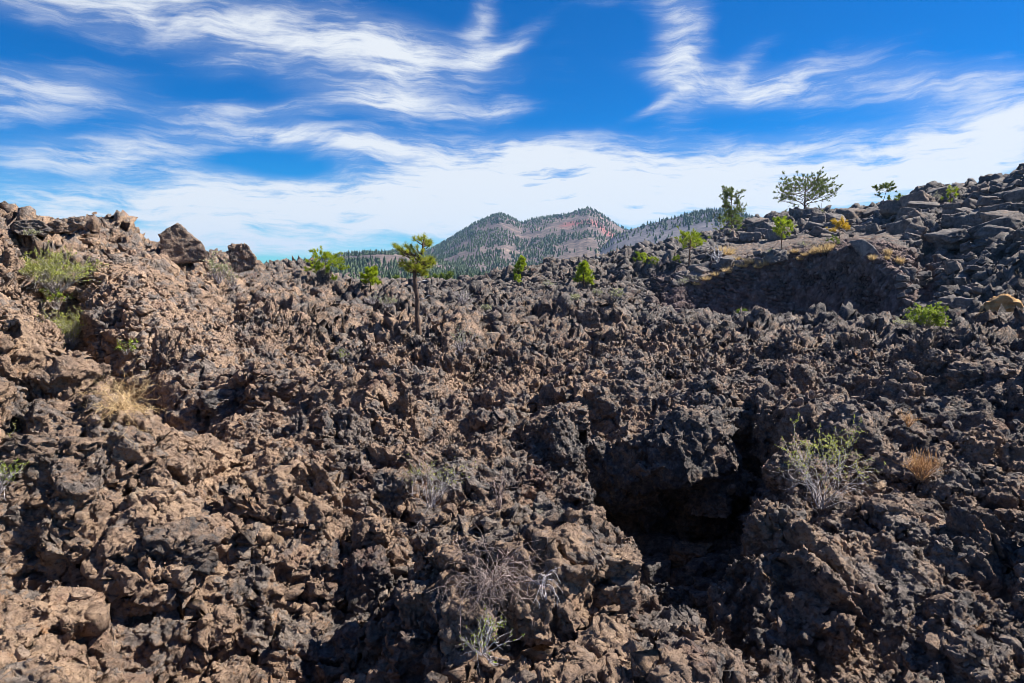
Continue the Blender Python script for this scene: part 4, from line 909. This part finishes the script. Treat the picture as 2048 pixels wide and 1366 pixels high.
pine(883, 574, 544, 20, 'middle of three small dark pines right of the young pine', 70, 160, crown0=.1, shape='cone', nb=14, mat='needle_mid', seed=8, tl=.12, blade=18, tw=.15, group='three small pines on the plain edge')
pine(900, 574, 540, 16, 'narrow rightmost of three small pines right of the young pine', 70, 160, crown0=.08, shape='cone', nb=16, mat='needle_mid', seed=9, tl=.12, blade=18, tw=.15, group='three small pines on the plain edge')
pine(1042, 556, 511, 34, 'bright green cone-shaped pine on the middle skyline', 45, 100, crown0=.06, shape='cone', nb=26, mat='needle_bright', seed=10, tl=.12, blade=26, tw=.12)
pine(1035, 566, 551, 18, 'tiny yellow green pine mat under the cone-shaped pine', 45, 100, crown0=.1, shape='spread', nb=10, mat='needle_bright', seed=11, tl=.25, blade=18, tw=.14)
pine(1167, 572, 520, 40, 'bushy yellow green pine right of middle below the skyline', 30, 90, crown0=.06, shape='cone', nb=30, mat='needle_bright', seed=12, tl=.12, blade=30, tw=.12)
pine(1284, 532, 507, 30, 'left one of two little bright pines at the left end of the bench', 40, 110, crown0=.3, shape='spread', nb=12, mat='needle_bright', seed=13, tl=.17, blade=22, tw=.12, asym=-.2)
pine(1306, 534, 516, 22, 'right one of two little bright pines at the left end of the bench', 40, 110, crown0=.2, shape='round', nb=12, mat='needle_bright', seed=14, tl=.2, blade=22, tw=.12)
pine(1353, 524, 514, 22, 'flat bright green pine mat on the bench', 45, 110, crown0=.1, shape='spread', nb=10, mat='needle_bright', seed=15, tl=.3, blade=18, tw=.13)
pine(1378, 528, 470, 66, 'crooked pine with reddish trunk on the left part of the bench', 50, 110, crown0=.58, shape='spread', nb=20, mat='needle_bright', bark='bark_red', seed=16, tl=.10, blade=26, tw=.12, wob=.25, tr=.035)
pine(1462, 462, 375, 68, 'tall pine on the right hand skyline with open crown', 60, 130, crown0=.16, shape='irregular', nb=36, tufts=3, mat='needle_dark', seed=17, tl=.055, blade=28, tw=.16, wob=.06, tr=.018, sub=6)
pine(1462, 470, 440, 76, 'low yellow green pine boughs around the foot of the tall pine', 60, 120, crown0=.1, shape='spread', nb=16, mat='needle_mid', seed=18, tl=.14, blade=18, tw=.13)
pine(1608, 430, 366, 116, 'broad spreading old pine on the right hand skyline', 80, 160, crown0=.30, shape='umbrella', nb=40, tufts=3, mat='needle_dark', seed=19, tl=.07, blade=30, tw=.17, wob=.12, tr=.036, sub=8, lift=.30)
pine(1562, 503, 440, 42, 'slender pine with round bright crown on the bench', 52, 110, crown0=.52, shape='round', nb=22, mat='needle_bright', seed=20, tl=.09, blade=26, tw=.12, tr=.018)
pine(1678, 478, 444, 40, 'orange yellow crowned dying pine among boulders', 54, 130, crown0=.45, shape='spread', nb=18, mat='needle_yellow', seed=21, tl=.14, blade=24, tw=.12)
pine(1667, 490, 475, 26, 'low yellow green pine mat below the dying pine', 52, 110, crown0=.1, shape='spread', nb=10, mat='needle_mid', seed=22, tl=.22, blade=20, tw=.13)
pine(1761, 424, 371, 50, 'thin leaning pine with a flat tuft on top of the right skyline', 80, 140, crown0=.84, shape='flat', nb=12, mat='needle_dark', seed=23, tl=.08, blade=34, tw=.2, wob=.14, tr=.02, lean=(.12, 0))
pine(1800, 418, 394, 44, 'low green pine thicket right of the thin leaning pine', 80, 140, crown0=.05, shape='round', nb=20, mat='needle_mid', seed=24, tl=.16, blade=34, tw=.16)
pine(1900, 410, 375, 34, 'small yellow green pine on the far right crest rocks', 70, 130, crown0=.25, shape='irregular', nb=12, mat='needle_bright', seed=25, tl=.12, blade=20, tw=.12)
pine(1480, 642, 620, 22, 'small dark green pine at the foot of the shaded cliff', 28, 60, crown0=.1, shape='round', nb=12, mat='needle_mid', seed=26, tl=.2, blade=20, tw=.12)

def shrub(px, base_py, top_py, wpx, label, rmin=0, rmax=400, name='shrub', toward=0.0, **kw):
    p_, n_, r_ = hit(px, base_py, rmin, rmax); H = metres(base_py - top_py, p_)
    d_ = (p_ - EYEV).normalized(); q_ = p_ - d_ * toward; g_ = ground(q_.x, q_.y); p_ = Vector((q_.x, q_.y, min(q_.z, max(g_.z, q_.z - .05 * H))))
    return make_shrub(name, p_, H, metres(wpx, p_), label, **kw)
shrub(112, 580, 476, 112, 'tall airy green shrub in the top of the left gully', 9, 18, stems=54, nleaf=9500, lsize=.026, tr=.008, seed=1, leaf='leaf_lime', leaf_low=.25, toward=.5)
shrub(140, 690, 598, 135, 'wide green and grey shrub lower in the left gully', 7, 14, stems=52, nleaf=6500, lsize=.021, tr=.006, seed=2, leaf='leaf_lime', leaf_low=.2, toward=.45, up=.8)
shrub(112, 615, 565, 44, 'darker green sprig between the two left gully shrubs', 8, 14, stems=10, nleaf=700, lsize=.03, tr=.006, seed=31, leaf='leaf_green', toward=.5)
shrub(436, 562, 500, 44, 'greyish green shrub between the skyline rocks on the left', 16, 30, stems=18, nleaf=900, lsize=.05, tr=.011, seed=3, leaf='leaf_sage', toward=.5)
shrub(466, 575, 530, 32, 'pale bare twiggy shrub below the knobbly skyline rock', 16, 30, stems=14, nleaf=200, lsize=.04, tr=.011, seed=4, leaf='leaf_sage', twig='twig_grey', toward=.4)
shrub(242, 808, 690, 122, 'round tangle of dry straw yellow stems in the left gully', 5, 9.5, name='dry_bush', cat='dry bush', stems=70, nleaf=0, twig='twig_straw', tr=.0019, seed=5, curl=.25, levels=3, kids=2, toward=.35, wob=1.2, up=.85)
shrub(252, 706, 668, 40, 'small vivid green sprig above the straw yellow bush', 5, 12, name='green_sprig', cat='sprig', stems=7, nleaf=220, lsize=.03, tr=.004, seed=6, leaf='leaf_green', toward=.35, leaf_low=.1)
shrub(30, 925, 838, 96, 'green shrub at the left edge of the photo', 4, 8, stems=16, nleaf=800, lsize=.010, tr=.003, seed=7, leaf='leaf_lime', toward=.1)
shrub(-4, 985, 880, 60, 'dark green shrub half cut by the left frame edge', 3.5, 8, stems=20, nleaf=1500, lsize=.010, tr=.003, seed=8, leaf='leaf_green', toward=.15)
shrub(862, 1003, 878, 120, 'grey twiggy shrub with a few yellow green leaves in the middle foreground', 4, 8, stems=20, nleaf=620, lsize=.012, tr=.0028, seed=9, leaf='leaf_lime', toward=.15, up=.95, wob=.6)
shrub(1640, 1000, 818, 150, 'large grey branched shrub with a green top on the right foreground', 4.5, 8, stems=22, nleaf=6500, lsize=.012, tr=.0040, wob=.65, seed=10, leaf='leaf_lime', toward=.25, up=.95, leaf_low=.5)
shrub(1842, 952, 872, 96, 'orange dry bush with upturned stems on the right', 5, 9, name='dry_bush', cat='dry bush', stems=52, nleaf=0, twig='twig_orange', tr=.0042, seed=11, curl=-.8, levels=2, kids=2, toward=.15)
shrub(1816, 850, 805, 42, 'small orange dry bush above the larger one', 6.5, 12, name='dry_bush', cat='dry bush', stems=20, nleaf=0, twig='twig_orange', tr=.0042, seed=12, curl=-.5, levels=2, kids=2, toward=.1)
shrub(1000, 1010, 935, 70, 'reddish bare twigs standing above the pale tangled bush', 4, 7, name='dry_bush', cat='dry bush', stems=12, nleaf=0, twig='twig_pink', tr=.0026, seed=13, levels=2, kids=2, toward=.2, up=1.1)
shrub(985, 1150, 960, 200, 'pale tangled leafless bush hanging left of the pit', 3.4, 6.5, name='dry_bush', cat='dry bush', stems=44, nleaf=0, twig='twig_pink', tr=.0020, seed=14, levels=3, kids=3, toward=.10, wob=1.1, curl=1.2, up=.9)
shrub(1085, 1165, 1085, 90, 'pale arching bare twigs spilling right into the pit', 3.4, 6.5, name='dry_bush', cat='dry bush', stems=14, nleaf=0, twig='twig_grey', tr=.0026, seed=15, levels=2, kids=3, toward=.25, wob=.6, curl=1.6)
shrub(965, 1300, 1215, 130, 'sparse green bush low in the middle foreground', 3, 5.5, stems=14, nleaf=380, lsize=.009, tr=.0024, seed=16, leaf='leaf_green', toward=.2, leaf_low=.15)
shrub(922, 700, 645, 44, 'thin yellow green shrub right of the young pine foot', 12, 22, stems=14, nleaf=420, lsize=.022, tr=.006, seed=17, leaf='leaf_sage', toward=.3)
shrub(688, 722, 688, 24, 'small green shrub tucked beside the dark arched rock', 10, 18, stems=10, nleaf=400, lsize=.02, tr=.005, seed=18, leaf='leaf_green', toward=.3)
shrub(778, 612, 588, 44, 'low pale green shrub on the brown slope left of the pine trunk', 20, 44, stems=18, nleaf=700, lsize=.045, tr=.01, seed=19, leaf='leaf_sage', toward=.4)
shrub(745, 606, 578, 40, 'grey shrub under the small flat topped pine', 22, 60, stems=16, nleaf=160, lsize=.05, tr=.012, seed=20, leaf='leaf_sage', toward=.4)
shrub(926, 606, 575, 46, 'rounded grey shrub right of the young pine', 22, 60, stems=26, nleaf=100, lsize=.05, tr=.016, seed=21, leaf='leaf_sage', toward=.4)
shrub(1852, 652, 612, 76, 'vivid green shrub clump in front of the right chute', 22, 50, stems=26, nleaf=2200, lsize=.07, tr=.012, seed=22, leaf='leaf_green', toward=.8, leaf_low=.1, up=1.0)
shrub(1808, 654, 632, 44, 'dry grey shrub left of the vivid green clump', 22, 50, stems=18, nleaf=400, lsize=.05, tr=.012, seed=23, leaf='leaf_sage', toward=.8)
shrub(1392, 645, 616, 34, 'thin green shrub at the left foot of the cliff', 24, 52, stems=12, nleaf=700, lsize=.055, tr=.011, seed=24, leaf='leaf_olive', toward=.6)
for i_, (x, y0_, y1_, w_, lab) in enumerate([
    (1232, 596, 574, 36, 'yellowish shrub on the crest below the bench end'), (1195, 590, 572, 28, 'grey shrub beside the yellowish crest shrub'), (1366, 568, 548, 26, 'pale grey shrub on the low bench'),
    (1395, 562, 546, 32, 'second pale grey shrub on the low bench'), (1150, 600, 586, 24, 'small sage shrub under the bushy yellow green pine'), (1868, 398, 380, 30, 'whitish shrub among the far right crest rocks'),
    (1606, 492, 478, 18, 'sage tuft above the middle of the bench'), (1545, 505, 494, 18, 'sage tuft beside the slender pine'), (1097, 572, 556, 30, 'grey shrub on the dark mound right of the cone-shaped pine'),
    (62, 470, 455, 22, 'small yellowish shrub on the far left crest'), (975, 620, 604, 24, 'faint olive shrub right of the rounded grey one')]):
    shrub(x, y0_, y1_, w_, lab, 12, 130, stems=16, nleaf=260, lsize=.07 if i_ != 9 else .03, tr=.016 if i_ != 9 else .006, seed=60 + i_, leaf='leaf_sage', toward=.4, leaf_low=.1)
# dead white tree on the bench
p_, n_, r_ = hit(1436, 526, 50, 100); make_shrub('dead_tree', p_, metres(44, p_), metres(40, p_), 'leafless white dead tree on the bench right of the crooked pine', 'dead tree', stems=6, twig='twig_white', leaf=None, nleaf=0, tr=.05, seed=71, levels=3)
# straw grass tufts on the bench
ORD = ['first', 'second', 'third', 'fourth', 'fifth', 'sixth', 'seventh', 'eighth', 'ninth', 'tenth', 'eleventh', 'twelfth', 'thirteenth', 'fourteenth', 'fifteenth', 'sixteenth', 'seventeenth', 'eighteenth', 'nineteenth', 'twentieth', 'twenty-first', 'twenty-second']
SX = sorted([1448, 1500, 1484, 1530, 1455, 1412, 1628, 1646, 1570, 1600, 1516, 1590, 1660, 1775, 1800, 1745, 1772, 1470, 1432, 1395, 1540, 1610])
for i_, (x, y, w_, h_) in enumerate([(1448, 508, 44, 22), (1500, 526, 30, 16), (1484, 534, 30, 14), (1530, 530, 26, 14), (1455, 545, 22, 14), (1412, 560, 26, 12), (1628, 508, 18, 14), (1646, 504, 34, 22), (1570, 512, 14, 12),
                                     (1600, 520, 16, 10), (1516, 536, 20, 12), (1590, 506, 16, 12), (1660, 498, 18, 16), (1775, 512, 12, 18), (1800, 528, 14, 18), (1745, 520, 12, 14), (1772, 520, 12, 12), (1470, 520, 22, 12), (1432, 552, 18, 12), (1395, 570, 22, 10), (1540, 520, 18, 12), (1610, 512, 14, 10)]):
    p_, n_, r_ = hit(x, y, 45, 100); make_grass('grass_tuft', p_, metres(h_, p_), metres(w_, p_), 'dry straw grass tuft on the bench, ' + ORD[SX.index(x)] + ' of the tufts from the left', 170, seed=i_, group='dry grass tufts on the bench', w_=.09)

# ------------------------------------------------------------------ forest on the hills: single trees for the nearest, one mass for the rest
def conifer(rs, n=6, tiers=5):
    V, F = [], []; z0 = .10
    for t_ in range(tiers):
        f = t_ / tiers; zb = z0 + f * .82; zt = min(zb + .34 * (1 - f * .3), 1.0); r_ = .30 * (1 - f)**.75 * (.8 + .4 * rs.rand()); k0 = len(V); V.append((rs.uniform(-.02, .02), rs.uniform(-.02, .02), zt))
        for i in range(n):
            a_ = i * 6.283 / n + rs.rand(); rr = r_ * (.65 + .6 * rs.rand()); V.append((math.cos(a_) * rr, math.sin(a_) * rr, zb + rs.uniform(-.05, .05)))
        F += [(k0, k0 + 1 + i, k0 + 1 + (i + 1) % n) for i in range(n)]
    k0 = len(V); V += [(math.cos(a_) * .018, math.sin(a_) * .018, z) for z in (-.08, .3) for a_ in (0, 2.09, 4.19)]
    F += [(k0 + i, k0 + (i + 1) % 3, k0 + 3 + i) for i in range(3)] + [(k0 + (i + 1) % 3, k0 + 3 + (i + 1) % 3, k0 + 3 + i) for i in range(3)]
    return np.array(V, float), np.array(F)
rs = np.random.RandomState(11); cv = [conifer(rs) for _ in range(8)]
pts = []
def sow(VV, pxv, nr, n, hmin, hmax, dens, tmin=0.0, tmax=1.0):
    made = 0
    while made < n:
        t_ = rs.uniform(tmin, tmax); c_ = rs.uniform(0, len(pxv) - 1.01); i = t_ * (nr - 1); i0, c0 = int(i), int(c_); i0 = min(i0, nr - 2)
        q_ = VV[i0, c0] * (1 - (i - i0)) * (1 - (c_ - c0)) + VV[i0 + 1, c0] * (i - i0) * (1 - (c_ - c0)) + VV[i0, c0 + 1] * (1 - (i - i0)) * (c_ - c0) + VV[i0 + 1, c0 + 1] * (i - i0) * (c_ - c0)
        if rs.rand() > dens(float(np.interp(c_, range(len(pxv)), pxv)), t_, q_): made += .02; continue
        pts.append((q_[0], q_[1], q_[2], rs.uniform(hmin, hmax))); made += 1
def clump(q_, s=.012): return mn.noise(Vector((q_[0] * s, q_[1] * s, q_[2] * s * 2)))
sow(VA, pA, nA, 9000, 4.5, 8.0, lambda px, t_, q_: (0.25 + .75 * (1 - t_) + 1.0 * (px < 1000) * .5 + clump(q_) * 2.0 + clump(q_, .004) * 1.2) if px > 780 else .15, 0.02, 1.0)
sow(VA, pA, nA, 330, 5, 8, lambda px, t_, q_: 1 if 860 < px < 1300 else .1, 0.965, 1.0)
sow(VB, pB, nB, 1300, 4.5, 8, lambda px, t_, q_: .25 + .5 * clump(q_) + (.5 if t_ > .8 else 0), 0.1, 1.0)
sow(VB, pB, nB, 240, 4, 7, lambda px, t_, q_: 1, 0.94, 1.0)
sow(VB, pB, nB, 700, 4, 7, lambda px, t_, q_: 1 if 1360 < px < 1520 else .05, 0.80, 1.0)
sow(VR, pR, nR, 2300, 5.0, 8.5, lambda px, t_, q_: .65 + clump(q_) * 2.2, 0.0, 1.0)
sow(VR, pR, nR, 150, 5.5, 9, lambda px, t_, q_: 1, 0.95, 1.0)
sow(VC, pC, nC, 60, 6, 10, lambda px, t_, q_: 1, 0.5, 1.0)
pts = np.array(pts)
for _ in range(260):     # nearer forest edge on the plain
    t_ = rs.uniform(-.5, .35); r_ = rs.uniform(380, 620); pts = np.vstack([pts, [math.sin(t_) * r_, math.cos(t_) * r_, EYE - 9.2, rs.uniform(7, 11)]])
dist2 = np.hypot(pts[:, 0], pts[:, 1]); pxx = CX + FPX * pts[:, 0] / pts[:, 1]; top = CY - FPX * (np.tan(np.arctan2(pts[:, 2] + pts[:, 3] - EYE, pts[:, 1])+PITCH))
hor = np.interp(pxx, [0, 200, 513, 620, 700, 790, 900, 960, 1000, 1085, 1150, 1200, 1300, 1400, 1500, 1540], [440, 470, 535, 545, 566, 566, 562, 555, 552, 538, 528, 512, 494, 478, 444, 430])
vis = (top < hor - 2) & (pxx > 505) & (pxx < 1540)
show = np.where(vis, pts[:, 3] / dist2, 0); order = np.argsort(-show); single = order[:290]; rest = order[290:]
tree_me = [mesh_np('conifer', v_, f_, M['forest']) for v_, f_ in cv]
for i in single:
    o = obj('conifer', tree_me[rs.randint(8)], None, pts[i, :3] - np.array([0, 0, .3])); h = pts[i, 3]; o.scale = (h, h, h); o.rotation_euler = (0, 0, rs.uniform(0, 6.28))
    far_side = next(t_ for x_, t_ in ((640, 'on the left end of the low far ridge'), (740, 'on the far ridge behind the flat topped pine'), (850, 'on the far ridge behind the young pine'), (960, 'at the left foot of the two-peaked hill'), (1050, 'below the left peak of the two-peaked hill'), (1180, 'below the right peak of the two-peaked hill'), (1300, 'where the grey cinder hill begins'), (9999, 'on the grey cinder hill')) if pxx[i] < x_)
    tag(o, 'small dark conifer ' + far_side, 'conifer', 'conifers ' + far_side)
Vs, Fs, n0 = [], [], 0
for k in range(8):
    sel = rest[k::8]; v_, f_ = cv[k]; a_ = rs.rand(len(sel)) * 6.28; q_ = pts[sel]
    W_ = rs.uniform(.8, 1.2, len(sel))[:, None] * q_[:, 3:4]
    x_ = (v_[None, :, 0] * np.cos(a_)[:, None] - v_[None, :, 1] * np.sin(a_)[:, None]) * W_ + q_[:, 0:1]; y_ = (v_[None, :, 0] * np.sin(a_)[:, None] + v_[None, :, 1] * np.cos(a_)[:, None]) * W_ + q_[:, 1:2]
    z_ = v_[None, :, 2] * q_[:, 3:4] + q_[:, 2:3] - .3
    Vs.append(np.stack([x_, y_, z_], -1).reshape(-1, 3)); Fs.append((f_[None] + (np.arange(len(sel)) * len(v_))[:, None, None]).reshape(-1, 3) + n0); n0 += len(sel) * len(v_)
tag(obj('hill_forest', mesh_np('hill_forest', np.concatenate(Vs), np.concatenate(Fs), M['forest'])), 'far conifer forest covering the cinder hills', 'forest', None, 'stuff')

# ------------------------------------------------------------------ air between here and the hills
hb = bmesh.new(); bmesh.ops.create_cube(hb, size=1.0); hm = bpy.data.meshes.new('haze'); hb.to_mesh(hm); hb.free()
hz = obj('haze', hm); hz.scale = (9000, 9000, 200); hz.location = (0, 0, EYE - 10.4 + 100)
m_, N = new_mat('haze'); pv = N.node('ShaderNodeVolumePrincipled', {'Color': (.25, .55, 1.0, 1), 'Density': 0.00009, 'Anisotropy': 0.2}); N.node('ShaderNodeOutputMaterial', {'Volume': pv.outputs[0]}); hm.materials.append(m_)
tag(hz, 'thin blue air haze between the lava and the hills', 'haze', None, 'stuff')
